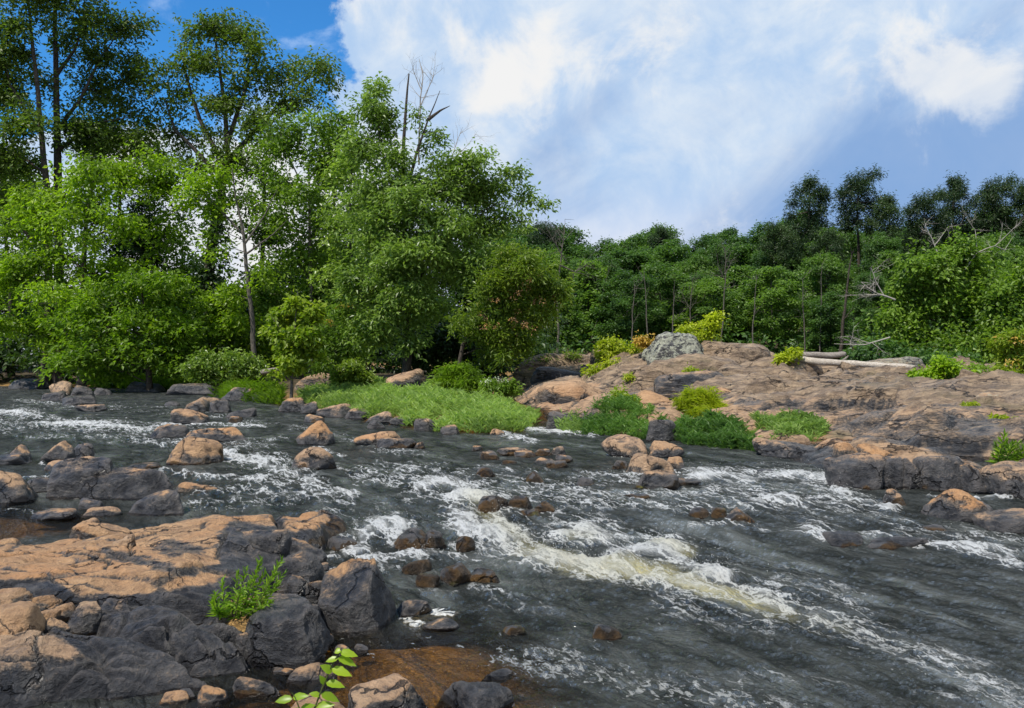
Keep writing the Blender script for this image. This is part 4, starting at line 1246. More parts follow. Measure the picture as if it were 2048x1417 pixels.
R(1692, 1858, 716, 756, .1, 'low grey lichen-spotted rock behind the driftwood, near the trees', brown=.5, lichen=.4, Y=34, wet=0, p=8, deep=.4)
R(1930, 2010, 786, 830, .6, 'whitish grey rock patch on the island crest', lichen=.4, Y=20, wet=0, p=9, deep=.4)
R(1180, 1215, 700, 722, .2, 'small brown rock on the ridge beside the yellow-green bush', brown=.6, Y=34.5, wet=0)
for i, (a, b, c, d, t, l) in enumerate([(1655, 1762, 908, 984, .10, 'dark blocky rock at the upstream corner of the ledge'), (1752, 1806, 912, 983, .12, 'narrow dark pillar of the fractured ledge, upstream of its twin'), (1798, 1838, 916, 984, .12, 'narrow dark pillar of the fractured ledge beside the wide face'),
                          (1828, 1930, 912, 988, .10, 'wide dark rock face of the fractured ledge'), (1918, 1990, 928, 992, .05, 'dark broken rock between ledge face and weed clump'), (1972, 2090, 926, 1004, .30, 'dark rock with a tan top at the picture edge, under the weed clump'),
                          (1512, 1670, 878, 922, .12, 'long low dark rock sloping into the water below the grass')]):
    R(a, b, c, d, t, l, p=18, npl=14, deep=.9, seed=400 + i, moss=.05)
R(1660, 1720, 884, 930, .5, 'cracked tan and grey rock above the dark blocky corner', z0=.3, p=16, wet=0)
R(1720, 1790, 888, 926, .6, 'tan cracked block on the sandy terrace of the ledge', z0=.35, p=14, wet=0)
R(2000, 2060, 958, 1004, .02, 'black low rock at the waterline under the tan-topped one', p=14)

# ------------------------------------------------------------------ plants
vr = np.random.default_rng(2024)


def unit(v):
    return v / (np.linalg.norm(v, axis=1)[:, None] + 1e-9)


def kites(C, A, N, L, W, rnd, droop=0.15):
    """folded leaf blades: base points C, axes A, face normals N"""
    A = unit(A)
    S = unit(np.cross(N, A)); N = np.cross(A, S)
    L = np.broadcast_to(L, (len(C),))[:, None]; W = np.broadcast_to(W, (len(C),))[:, None]
    V = np.stack([C, C + A * L * 0.42 + S * W / 2 + N * W * 0.14, C + A * L - N * L * droop, C + A * L * 0.42 - S * W / 2 + N * W * 0.14], 1)
    n = len(C)
    i = np.arange(n)[:, None] * 4
    Fc = np.concatenate([i + [0, 1, 2], i + [0, 2, 3]], 0)
    return V.reshape(-1, 3), Fc, np.repeat(rnd, 4)


def spray_leaves(cen, rad, per, L, W, r, flat=0.30, up=1.0, axis_out=1.0, droop=0.3):
    """flattish leaf sprays: discs of leaves hanging slightly at the rim"""
    n = len(cen)
    k = np.repeat(np.arange(n), per)
    m = len(k)
    ang = r.uniform(0, 2 * np.pi, m)
    rr = np.sqrt(r.uniform(0, 1, m))
    R_ = np.asarray(rad)[k]
    tilt = r.normal(size=(n, 2)) * 0.42
    ox, oy = np.cos(ang) * rr * R_, np.sin(ang) * rr * R_
    oz = r.normal(size=m) * flat * R_ * 0.6 - droop * rr ** 2 * R_ + tilt[k, 0] * ox + tilt[k, 1] * oy
    C = cen[k] + np.stack([ox, oy, oz], 1)
    A = np.stack([np.cos(ang) * axis_out, np.sin(ang) * axis_out, -0.35 + 0 * ang], 1) + r.normal(size=(m, 3)) * 0.55
    N = np.stack([0.45 * np.cos(ang), 0.45 * np.sin(ang), 0.85 * up + 0 * ang], 1) + r.normal(size=(m, 3)) * 0.50
    sp = r.uniform(0, 1, n)
    rnd = np.clip(0.68 * r.uniform(0, 1, m) + 0.32 * sp[k], 0, 1)
    s = r.uniform(0.65, 1.25, m)
    return kites(C, A, N, L * s, W * s, rnd)


def blob_sprays(c, rx, ry, rz, n, r):
    d = unit(r.normal(size=(n, 3)))
    return c + d * (r.uniform(0, 1, n) ** (1 / 2.3))[:, None] * np.array([rx, ry, rz])


def bough_sprays(c, rx, ry, rz, n, r):
    """sprays strung along boughs that reach out of the clump: ragged outline, gaps between"""
    nb = max(3, n // 7)
    D = unit(r.normal(size=(nb, 3)) * np.array([1, 1, .75]) + np.array([0, 0, .18]))
    L = r.uniform(.65, 1.25, nb)
    k = r.integers(0, nb, n)
    u = r.uniform(.15, 1, n) ** .8
    P = D[k] * (u * L[k])[:, None] + r.normal(size=(n, 3)) * .13
    P[:, 2] -= .18 * u ** 2
    return c + P * np.array([rx, ry, rz])


def empty(name, loc):
    o = bpy.data.objects.new(name, None)
    COL.objects.link(o)
    o.location = loc
    o.empty_display_size = 0.3
    return o


DK, LK = 9.4, 1.04          # how many sprays fill a crown, how large the leaves are


def tree(name, label, Y, trunks, blobs, mat, bark=None, r0=8, dens=1.0, sr=22, per=30, leaf=(0.24, 0.125), cat='tree', group=None, seed=0, twig=True,
         base=None, depthk=0.75, extra=(), flat=0.62, droop=0.3, trunkname='trunk', crownname='crown'):
    """trunks: lists of (px, py[, dY]); blobs: (px, py, rx, ry[, density[, dY]])"""
    r = np.random.default_rng(seed + 5)
    k = Y / F
    bark = bark or BARK
    p0 = trunks[0][0]
    b = aty(p0[0], p0[1], Y + (p0[2] if len(p0) > 2 else 0))
    if base is None:
        b[2] = gz(b[0], b[1])
    root = empty(name, b)
    tag(root, label, cat, group)
    polys = []
    for ti, tr in enumerate(trunks):
        P = np.array([aty(p[0], p[1], Y + (p[2] if len(p) > 2 else 0)) for p in tr])
        if ti == 0:
            P[0] = b - np.array([0, 0, 0.25])
        seg = []
        for a, c in zip(P[:-1], P[1:]):
            seg.append(wander(a, c, 6, 0.03, r)[:-1])
        P = np.concatenate(seg + [P[-1:]])
        rad = (r0 if ti == 0 else r0 * 0.42) * k * (1 - 0.86 * np.linspace(0, 1, len(P)) ** 0.9)
        if ti == 0:
            rad[:3] *= np.array([1.45, 1.2, 1.05])
        t = Tubes(); t.add(P, rad, 8)
        V_, F_ = t.arrays()
        wobj(trunkname if ti == 0 else 'limb', V_, F_, bark, parent=root)
        polys.append((P, rad))
    LV, LF, LR, n0 = [], [], [], 0
    allP = np.concatenate([p for p, _ in polys]); allR = np.concatenate([q_ for _, q_ in polys])
    for bl in blobs:
        px, py, rx, ry = bl[:4]
        dn = bl[4] if len(bl) > 4 else 1.0
        dY = bl[5] if len(bl) > 5 else r.normal() * 0.45 * rx * k
        c = aty(px, py, Y + dY)
        n = max(4, int(dens * dn * DK * rx * ry / sr ** 2))
        S = np.concatenate([bough_sprays(c, rx * k, rx * k * depthk, ry * k * 1.1, n - (0 if cat in ('shrub', 'sapling') else int(n * .36)), r), blob_sprays(c, rx * k * 1.08, rx * k * depthk, ry * k * 1.15, 0 if cat in ('shrub', 'sapling') else int(n * .36), r)])
        v, f_, q_ = spray_leaves(S, r.uniform(0.6, 1.35, n) * sr * k, per, leaf[0] * LK, leaf[1] * LK, r, flat, droop=droop)
        LV.append(v); LF.append(f_ + n0); LR.append(q_); n0 += len(v)
        if twig:
            dd = np.linalg.norm((allP - c) * np.array([1, 1, 0.8]), axis=1) + np.where(allP[:, 2] > c[2] - 0.1 * np.hypot(allP[:, 0] - c[0], allP[:, 1] - c[1]), 3.0, 0)
            j = int(np.argmin(dd))
            a = allP[j]
            t = Tubes()
            rb = min(allR[j] * 0.6, 0.20 * r0 * k * (0.5 + rx / 80))
            M = (a + c) / 2 + np.array([0, 0, 0.12 * np.linalg.norm(c - a)])
            pl = np.concatenate([wander(a, M, 5, 0.08, r)[:-1], wander(M, c, 5, 0.08, r)])
            t.add(pl, np.linspace(rb, rb * 0.4, len(pl)), 5)
            for s_ in S[r.permutation(n)[:max(3, n // 5)]]:
                q0 = pl[r.integers(4, len(pl))]
                t.add(wander(q0, s_, 4, 0.10, r), np.linspace(rb * 0.35, rb * 0.10, 4), 3)
            V_, F_ = t.arrays()
            wobj('limb', V_, F_, bark, parent=root)
    wobj(crownname, np.concatenate(LV), [np.concatenate(LF)], mat, {'rnd': np.concatenate(LR)}, parent=root, smooth=False)
    for nm, m_, bls, lf, pr, rr in extra:
        LV, LF, LR, n0 = [], [], [], 0
        for px, py, rx, ry, cnt in bls:
            S = blob_sprays(aty(px, py, Y - 0.5 * rx * k), rx * k, rx * k, ry * k, cnt, r)
            v, f_, q_ = spray_leaves(S, np.full(cnt, rr), pr, lf[0], lf[1], r, 0.8)
            LV.append(v); LF.append(f_ + n0); LR.append(q_); n0 += len(v)
        e = wobj(nm, np.concatenate(LV), [np.concatenate(LF)], m_, {'rnd': np.concatenate(LR)}, parent=root, smooth=False)
        e['kind'] = 'stuff'
    return root


def bare(name, label, Y, stems, r0, mat=None, nb=7, blen=40, cat='dead tree', seed=0, group=None, base=None, spread=0.9):
    """leafless stems with forking twigs; stems: lists of (px, py)"""
    r = np.random.default_rng(seed + 77)
    mat = mat or DEADWOOD
    k = Y / F
    p0 = aty(*stems[0][0][:2], Y)
    root = empty(name, p0)
    tag(root, label, cat, group)
    for si, stp in enumerate(stems):
        P = np.array([aty(p[0], p[1], Y) for p in stp])
        P = np.concatenate([wander(a, c, 5, 0.06, r)[:-1] for a, c in zip(P[:-1], P[1:])] + [P[-1:]])
        rr = 0.62 * (r0 if si == 0 else r0 * 0.6) * k
        t = Tubes(); t.add(P, rr * (1 - 0.75 * np.linspace(0, 1, len(P))), 6)
        V_, F_ = t.arrays()
        wobj('trunk' if si == 0 else 'branch', V_, F_, mat, parent=root)
        t = Tubes()
        for i in range(nb):
            j = r.integers(len(P) // 3, len(P))
            ax = P[min(j + 1, len(P) - 1)] - P[max(j - 1, 0)]
            ax /= np.linalg.norm(ax) + 1e-9
            d = ax * 0.6 + r.normal(size=3) * spread * np.array([1, 0.7, 0.8]); d /= np.linalg.norm(d)
            Lb = blen * k * r.uniform(0.5, 1.2)
            pl = wander(P[j], P[j] + d * Lb, 5, 0.12, r)
            rb = rr * 0.34
            t.add(pl, np.linspace(rb, rb * 0.3, 5), 4)
            for m_ in range(3):
                q0 = pl[r.integers(1, 5)]
                d2 = d + r.normal(size=3) * 0.7; d2 /= np.linalg.norm(d2)
                p2 = wander(q0, q0 + d2 * Lb * r.uniform(0.3, 0.7), 4, 0.12, r)
                t.add(p2, np.linspace(rb * 0.5, rb * 0.2, 4), 3)
        V_, F_ = t.arrays()
        e = wobj('twigs', V_, F_, mat, parent=root); e['kind'] = 'stuff'
    return root


# ---- trees on the near-side bank, front to back
tree('maple_tree', 'bright green maple in layered sprays, in front of the twin dark trunks', 44, [[(163, 752), (166, 600), (172, 450), (192, 330)]],
     [(210, 355, 95, 42), (120, 400, 80, 38), (300, 330, 70, 36), (330, 372, 45, 28), (60, 430, 70, 40), (200, 440, 110, 40), (330, 450, 55, 40, .5), (110, 510, 110, 40), (30, 560, 70, 50),
      (210, 540, 90, 40), (150, 600, 110, 40), (60, 650, 90, 50), (150, 690, 80, 45)], L_MAPLE, r0=9, dens=1.05, seed=1, flat=.4)
tree('maple_tree', 'low spreading maple hanging over the dark water with bright layered leaves', 41, [[(300, 762), (296, 690), (288, 620), (280, 560)]],
     [(280, 560, 90, 30), (340, 590, 60, 32), (220, 610, 90, 32), (290, 640, 110, 34), (170, 660, 90, 34), (340, 670, 60, 36), (240, 700, 100, 36), (330, 720, 70, 28), (140, 715, 60, 28), (200, 742, 60, 18)], L_MAPLE, r0=7, dens=1.1, seed=2, flat=.4)
tree('tall_tree', 'tall tree with a dark leaning trunk at the picture edge', 47, [[(94, 748), (98, 600), (94, 380), (78, 220), (62, 60), (52, -60)], [(98, 520, 0), (30, 440, -1), (-20, 400, -1)], [(84, 270), (20, 170), (0, 60)]],
     [(10, 50, 60, 60, .7), (55, 110, 50, 40, .5), (15, 200, 60, 55, .8), (60, 250, 60, 45, .8), (-40, 120, 60, 90, .8), (20, 320, 70, 50), (-30, 300, 60, 60), (80, 20, 40, 40, .5), (40, -50, 80, 50), (30, 400, 60, 40)], L_SYC, r0=10, dens=1.25, seed=3)
tree('tall_tree', 'tall straight tree with a dark trunk beside the leaning one', 49, [[(122, 745), (117, 420), (113, 220), (110, 20), (112, -90)], [(115, 260), (160, 200), (205, 110), (240, 60)], [(113, 150), (150, 100), (170, 40)], [(116, 300), (200, 245), (260, 235)]],
     [(170, 35, 55, 40, .8), (225, 55, 50, 35, .8), (268, 55, 35, 30, .7), (185, 115, 60, 40, .8), (245, 130, 50, 40, .8), (290, 150, 32, 45, .5), (140, 70, 40, 50, .6), (130, -30, 80, 50), (205, 190, 70, 45, .8), (260, 225, 45, 30, .7), (150, 250, 60, 45, .9),
      (215, 275, 60, 35, .8), (280, 275, 45, 35, .6), (90, 170, 40, 40, .5)], L_SYC, r0=11, dens=1.3, seed=4)
T3 = tree('tall_tree', 'tall spreading tree with an ivy-clad trunk, top of its crown in the blue sky', 50, [[(398, 748), (412, 620), (424, 480), (442, 390), (456, 310), (448, 200), (432, 90)], [(450, 340), (400, 240), (372, 150), (360, 90)], [(455, 325), (520, 250), (575, 190), (640, 130)], [(450, 300), (490, 180), (505, 90)], [(448, 360), (350, 260), (330, 200)]],
     [(432, 55, 50, 38, .9), (375, 70, 45, 30, .7), (480, 60, 45, 35, .8), (365, 130, 45, 35, .7), (430, 130, 60, 35, .8), (510, 110, 55, 40, .8), (555, 150, 45, 35, .8), (600, 130, 40, 25, .6), (650, 150, 35, 32, .9), (420, 200, 60, 35, .6), (340, 200, 50, 35, .7),
      (490, 190, 60, 40, .7), (570, 210, 50, 35, .7), (620, 195, 40, 28, .6), (330, 265, 50, 30, .7), (420, 270, 50, 35, .4), (520, 255, 55, 35, .8), (470, 320, 55, 40, .8), (390, 330, 45, 30, .7)], L_SYC, r0=14, dens=1.3, seed=5,
     extra=[('ivy', L_DARK, [(428, 470, 20, 50, 20), (418, 560, 24, 60, 30), (408, 640, 26, 50, 24), (438, 400, 16, 30, 12)], (0.26, 0.2), 24, 0.6)])
tree('cedar_tree', 'dark narrow evergreen behind the bright maples', 53, [[(292, 760), (288, 600), (285, 375)]], [(285, 400, 22, 25), (283, 440, 38, 28), (300, 480, 50, 28), (270, 495, 50, 30), (290, 530, 62, 30), (300, 570, 55, 30)], L_DARK, r0=6, dens=1.5, sr=18, leaf=(.22, .09), seed=6)
tree('slender_tree', 'slender grey-trunked tree with half-bare twigs leaning over the bank', 42, [[(509, 754), (506, 650), (492, 530), (487, 470), (472, 400), (464, 335)], [(488, 490), (530, 430), (555, 375)], [(487, 470), (440, 420), (400, 380), (370, 350)], [(490, 510), (545, 470), (575, 440)]],
     [(410, 365, 50, 30, .8), (380, 400, 32, 26, .8), (430, 410, 45, 24, .7), (455, 340, 32, 24, .5), (500, 400, 30, 24, .3), (430, 470, 30, 20, .4), (520, 545, 35, 24, .5), (460, 590, 45, 22, .7), (450, 500, 30, 20, .4)], L_MAPLE, BARK_GREY, r0=6, dens=1.15, seed=7)
tree('airy_tree', 'airy light green tree on a thin pale trunk, behind the sapling', 46, [[(622, 748), (620, 520), (617, 340), (640, 235)], [(618, 400), (570, 300), (555, 240)], [(618, 360), (670, 290), (690, 240)]],
     [(590, 245, 45, 35, .7), (650, 250, 50, 38, .7), (690, 250, 35, 35, .6), (555, 300, 55, 40, .7), (620, 310, 55, 40, .8), (680, 320, 50, 45, .8), (540, 365, 50, 36, .8), (600, 390, 60, 40, .7), (560, 445, 55, 40, .7), (640, 455, 55, 45, .7), (590, 520, 70, 45), (650, 560, 60, 50), (550, 590, 50, 40)], L_MID, BARK_GREY, r0=5, dens=1.15, seed=8)
tree('young_ash', 'silvery green tree between the airy tree and the great riverbank tree', 43, [[(706, 750), (704, 560), (700, 400), (705, 300)]],
     [(705, 300, 32, 40, .7), (690, 360, 45, 40, .9), (730, 400, 45, 40, .9), (685, 440, 50, 40), (730, 480, 55, 45), (690, 540, 55, 45), (740, 570, 50, 50), (700, 620, 60, 45), (740, 660, 50, 40)], L_ASH, r0=5, dens=1.0, seed=9)
tree('riverbank_tree', 'great silvery-leaved riverbank tree with dead limbs above its crown', 35, [[(812, 752), (820, 650), (815, 560), (808, 430), (806, 310), (812, 215), (818, 148)], [(810, 390), (832, 310), (856, 240), (880, 182)], [(822, 590), (860, 520), (905, 470), (950, 430), (1010, 400)], [(808, 440), (770, 330), (750, 220)],
                                                                                                  [(856, 240), (880, 222), (900, 212)]],
     [(748, 175, 28, 26, .8), (740, 215, 34, 34, .9), (765, 255, 36, 36, .9), (728, 285, 42, 34, .9), (775, 310, 45, 40, .9), (835, 235, 14, 26, .5), (870, 265, 24, 18, .7), (850, 300, 20, 20, .5), (895, 335, 50, 32, .9), (945, 325, 42, 28, .9),
      (815, 400, 46, 34, 1, -1.6), (822, 500, 50, 34, 1, -1.6), (815, 590, 40, 34, .8, -1.4), (800, 345, 30, 26, .7, -1), (860, 375, 60, 40), (925, 385, 60, 36), (975, 380, 42, 36, .9), (765, 390, 60, 44), (800, 450, 70, 44), (885, 450, 75, 44), (960, 450, 60, 44), (740, 470, 60, 44), (870, 520, 80, 44), (950, 530, 65, 44), (785, 540, 60, 46), (730, 570, 50, 44),
      (860, 600, 50, 44, .8), (770, 620, 55, 44), (830, 660, 40, 40, .7), (740, 660, 45, 40), (1010, 365, 30, 26, .8), (1040, 340, 18, 17, .9), (1050, 395, 28, 16, .7), (1085, 408, 24, 11, .8), (1015, 425, 36, 26, .7), (1055, 445, 24, 16, .5)], L_ASH, r0=10, dens=1.15, sr=19, per=30, leaf=(.205, .085), seed=10)
bare('dead_limb', 'grey leafless limb standing up through the top of the riverbank tree', 35.4, [[(838, 330), (840, 240), (846, 150), (838, 118)], [(842, 210), (865, 160), (870, 130)], [(843, 180), (825, 140)]], 3.4, DEADWOOD, 8, 42, 'dead limb', 3, spread=.5)
bare('dead_limb', 'fan of bare twigs above the shoulder of the riverbank tree', 36, [[(885, 370), (905, 310), (925, 255)], [(900, 330), (935, 290), (952, 268)]], 2.2, DEADWOOD, 8, 40, 'dead limb', 4, spread=.5)
tree('mimosa_tree', 'yellow-green mimosa with pinkish blossoms leaning out from the bank', 33, [[(905, 752), (926, 690), (960, 640), (1010, 580)], [(940, 670), (1000, 650), (1060, 640)], [(960, 640), (1030, 600), (1090, 570)]],
     [(1060, 525, 45, 30), (1095, 565, 40, 32), (1108, 605, 26, 26, .8), (1050, 590, 50, 38), (1000, 560, 50, 40), (1010, 620, 55, 36), (1070, 640, 42, 30, .9), (960, 650, 55, 38), (1025, 675, 48, 30), (990, 700, 50, 28), (1060, 690, 36, 22, .7), (1015, 520, 40, 28, .8)], L_MIM, r0=6, dens=1.15, sr=18, per=34, leaf=(.19, .06), seed=11,
     extra=[('blossom', L_PINK, [(1060, 560, 40, 30, 16), (1090, 600, 30, 24, 12), (1000, 600, 50, 40, 12), (1040, 650, 40, 20, 14), (970, 640, 40, 25, 8)], (.10, .03), 12, .10)])
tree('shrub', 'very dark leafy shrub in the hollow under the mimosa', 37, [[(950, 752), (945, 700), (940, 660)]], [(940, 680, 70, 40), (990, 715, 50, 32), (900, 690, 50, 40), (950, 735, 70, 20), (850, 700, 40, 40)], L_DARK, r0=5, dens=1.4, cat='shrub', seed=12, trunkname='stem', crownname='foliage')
tree('mimosa_tree', 'small fern-leaved mimosa with a rusty flowering spray beside the sapling', 36, [[(665, 756), (672, 690), (690, 640)]], [(690, 625, 42, 12), (660, 655, 38, 14), (700, 660, 34, 14), (650, 690, 30, 18), (690, 700, 36, 22), (640, 720, 26, 18)], L_MID, r0=4, dens=1.5, sr=16, leaf=(.2, .06), seed=13,
     extra=[('blossom', L_RUST, [(695, 612, 26, 5, 10), (650, 645, 14, 5, 5)], (.12, .05), 14, .16)])
tree('shrub', 'pale leafy shrub trailing into the water below the slender tree', 40, [[(440, 780), (445, 750), (450, 710)]], [(395, 735, 42, 18), (445, 715, 48, 28), (480, 745, 42, 26), (420, 755, 36, 14), (505, 768, 34, 22), (520, 730, 30, 24)], L_ASH, r0=4, dens=1.6, sr=17, leaf=(.17, .10), cat='shrub', seed=14, trunkname='stem', crownname='foliage')
tree('shrub', 'bright green shrub at the foot of the slender trunk', 43.5, [[(462, 765), (460, 700), (455, 620)]], [(445, 600, 50, 30), (470, 645, 52, 32), (425, 650, 40, 32), (540, 660, 40, 34), (550, 715, 40, 26), (490, 690, 50, 30), (400, 690, 40, 30)], L_MAPLE, r0=4, dens=1.35, cat='shrub', seed=15, trunkname='stem', crownname='foliage')
tree('sapling', 'yellowish green sapling standing alone on the rocky bank', 30.5, [[(581, 790), (585, 740), (590, 650), (596, 585)], [(588, 690), (555, 650), (540, 630)], [(589, 670), (620, 640), (632, 615)]],
     [(594, 600, 18, 22), (570, 630, 28, 20), (618, 630, 26, 22), (552, 662, 30, 18), (600, 665, 34, 20), (628, 668, 22, 16), (575, 700, 34, 18), (612, 700, 26, 16), (585, 730, 34, 14), (562, 745, 16, 8, .6)], L_MIM, BARK_GREY, r0=4, dens=1.15, sr=14, per=22, leaf=(.19, .13), cat='sapling', seed=16)
tree('shrub', 'low yellow-green shrub on the bank between sapling and pale boulder', 32.5, [[(700, 765), (702, 750), (705, 735)]], [(688, 742, 24, 14), (718, 735, 26, 12), (700, 755, 30, 10), (735, 752, 18, 10)], L_MIM, r0=2, dens=1.6, sr=13, leaf=(.15, .08), cat='shrub', seed=17, trunkname='stem', crownname='foliage')
tree('shrub', 'vivid green bush behind the tall grass, beside the pale boulder', 30.8, [[(918, 784), (918, 765), (920, 740)]], [(912, 745, 42, 20), (895, 765, 34, 16), (945, 765, 36, 18), (965, 778, 34, 12), (925, 778, 40, 10)], L_MAPLE, r0=2, dens=1.9, sr=13, per=36, leaf=(.22, .035), cat='shrub', seed=18, trunkname='stem', crownname='foliage', droop=.5)
tree('shrub', 'small shrub with tiny white flowers at the water end of the bank', 29.5, [[(990, 800), (992, 785), (995, 770)]], [(985, 772, 34, 12), (1015, 775, 24, 12), (1000, 788, 40, 9)], L_MID, r0=2, dens=1.9, sr=12, leaf=(.14, .06), cat='shrub', seed=19, trunkname='stem', crownname='foliage', extra=[('blossom', L_WHITE, [(990, 762, 30, 8, 30)], (.05, .04), 3, .05)])

for i_, (tr_, bl_, lab_) in enumerate([
    ([[(20, 750), (22, 600), (10, 450), (0, 330)]], [(0, 340, 80, 50), (60, 380, 70, 45), (-40, 420, 80, 50), (30, 460, 80, 45), (20, 540, 80, 45), (-60, 520, 70, 60)], 'mid green tree filling in behind the leaning trunk at the picture edge'),
    ([[(230, 750), (232, 560), (240, 380), (250, 260)]], [(250, 255, 60, 40), (200, 300, 60, 40), (300, 305, 50, 38), (250, 350, 70, 40, .8), (190, 410, 60, 40, .7), (310, 420, 50, 40, .6), (250, 480, 70, 40)], 'mid green tree filling in between the twin trunks and the ivy-clad tree'),
    ([[(360, 750), (362, 600), (366, 470)]], [(350, 480, 50, 40, .7), (380, 540, 55, 45), (340, 590, 60, 45), (400, 620, 60, 45)], 'shady tree in the gap beside the ivy-clad trunk'),
    ([[(520, 750), (524, 560), (530, 360), (535, 280)]], [(535, 290, 50, 36, .8), (500, 340, 50, 36, .8), (560, 370, 50, 36, .8), (490, 430, 50, 40, .7), (540, 470, 60, 40, .8), (510, 560, 60, 45), (580, 610, 60, 45)], 'mid green tree behind the slender half-bare tree'),
    ([[(660, 750), (662, 560), (668, 420), (672, 300)]], [(670, 270, 36, 36, .8), (650, 350, 50, 40, .8), (700, 420, 50, 40, .8), (640, 420, 45, 40, .8), (660, 520, 70, 45), (690, 610, 60, 45)], 'green tree standing between the airy tree and the silvery one')]):
    tree('riverside_tree', lab_, 53 + i_ * .6, tr_, bl_, L_MID if i_ % 2 == 0 else L_SYC, r0=7, dens=1.0, sr=22, leaf=(.27, .15), seed=90 + i_)

# ---- undergrowth and a back row that closes the wood under the crowns
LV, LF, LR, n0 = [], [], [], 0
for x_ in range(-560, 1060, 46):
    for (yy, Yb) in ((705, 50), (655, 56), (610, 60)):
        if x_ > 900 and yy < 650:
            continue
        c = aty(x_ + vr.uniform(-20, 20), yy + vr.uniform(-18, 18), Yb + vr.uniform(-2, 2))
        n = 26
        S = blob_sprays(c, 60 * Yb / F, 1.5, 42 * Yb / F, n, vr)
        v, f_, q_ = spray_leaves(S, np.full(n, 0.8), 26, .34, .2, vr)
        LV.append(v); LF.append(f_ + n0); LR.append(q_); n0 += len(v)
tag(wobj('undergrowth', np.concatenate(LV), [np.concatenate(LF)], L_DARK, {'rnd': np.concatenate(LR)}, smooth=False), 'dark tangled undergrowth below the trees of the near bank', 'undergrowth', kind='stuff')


# ---- kinds of trees for the far wood
def proto(name, hgt, crown_lo, cw, n_blob, mat, bark, r, leaf=(.37, .23), sr=0.95, per=34, shape='round', flat=.3, droop=.3):
    root = empty(name, (0, 0, 0))
    t = Tubes()
    P = wander((0, 0, -0.5), (r.normal() * .4, r.normal() * .4, hgt * 0.93), 9, 0.03, r)
    rr = hgt * 0.013
    t.add(P, np.linspace(rr, rr * 0.25, 9), 7)
    LV, LF, LR, n0 = [], [], [], 0
    for i in range(n_blob):
        u = (i + 0.5) / n_blob
        z = hgt * (crown_lo + (1 - crown_lo) * u)
        if shape == 'round':
            wr = cw * math.sin(math.pi * min(1, 0.22 + 0.70 * u)) ** 0.6
        elif shape == 'pine':
            wr = cw * (0.45 + 0.55 * math.sin(math.pi * min(1, 0.25 + 0.68 * u)))
        else:
            wr = cw * (1.05 - u) ** 0.75
        a = i * 2.4 + r.uniform(-.5, .5)
        d = wr * r.uniform(0.35, 1.0) * (0.2 if u > .93 else 1)
        c = np.array([math.cos(a) * d, math.sin(a) * d, z + r.normal() * .3])
        br = cw * r.uniform(0.22, 0.46)
        ns = int(7 + 9 * br)
        S = (blob_sprays if shape == 'pine' else bough_sprays)(c, br, br, br * 0.75, ns, r)
        v, f_, q_ = spray_leaves(S, r.uniform(.7, 1.2, ns) * sr, per, leaf[0], leaf[1], r, flat, droop=droop)
        LV.append(v); LF.append(f_ + n0); LR.append(q_); n0 += len(v)
        j = int(np.clip(np.searchsorted(P[:, 2], z - 0.35 * d), 1, 8))
        t.add(wander(P[j], c, 4, 0.08, r), np.linspace(rr * .4, rr * .12, 4), 4)
    V_, F_ = t.arrays()
    tr_ = link('trunk', mesh('trunk', V_, F_, bark), parent=root)
    cr_ = link('crown', mesh('crown', np.concatenate(LV), [np.concatenate(LF)], mat, {'rnd': np.concatenate(LR)}, smooth=False), parent=root)
    root['_h'] = hgt
    return root


pr = np.random.default_rng(5)
PROTO = {}
for i in range(3):
    PROTO['dark', i] = proto('forest_tree', 18, .22, (5.0, 5.6, 4.4)[i], 34, L_FAR, BARK if i else BARK_GREY, pr, flat=.75, droop=.1)
PROTO['light', 0] = proto('forest_tree', 13, .28, 3.2, 24, L_FARL, BARK_GREY, pr, (.34, .2))
PROTO['light', 1] = proto('forest_tree', 13, .24, 2.8, 22, L_FARL, BARK_GREY, pr, (.40, .25), shape='cone')
PROTO['pine', 0] = proto('pine_tree', 22, .48, 2.9, 26, L_PINE, BARK, pr, (.40, .11), .60, 40, 'pine', 1.3, -.2)
PROTO['pine', 1] = proto('pine_tree', 22, .62, 3.0, 20, L_PINE, BARK, pr, (.40, .11), .55, 36, 'pine', 1.3, -.2)
_used = set()


def place(kind, i, px, pytop, Y, label, group, wide=1.0, rot=None, cat=None):
    src = PROTO[kind, i]
    x = (px - CX) / F * Y
    zb = gz(x, Y)
    ht = CAMZ - (pytop - CY) / F * Y - zb
    s = ht / src['_h']
    if (kind, i) in _used:
        o = src.copy(); COL.objects.link(o)
        for ch in [c for c in src.children]:
            cc = ch.copy(); COL.objects.link(cc); cc.parent = o
    else:
        o = src
        _used.add((kind, i))
    o.location = (x, Y, zb)
    sx = s ** 0.8 * wide
    o.scale = (sx, sx, s)
    o.rotation_euler = (0, 0, pr.uniform(0, 6.28) if rot is None else rot)
    tag(o, label, cat or ('pine tree' if kind == 'pine' else 'tree'), group)
    return o


def crest(px):
    return np.interp(px, [1000, 1060, 1100, 1150, 1200, 1300, 1350, 1450, 1500, 1560, 1620, 1720, 1800, 1900, 2000, 2100, 2400],
                     [450, 440, 455, 470, 468, 478, 470, 468, 445, 440, 440, 430, 440, 430, 430, 430, 430])


ROWN = {118: 'on the far skyline', 100: 'just under the far skyline', 86: 'halfway down the far wood', 74: 'low in the far wood'}


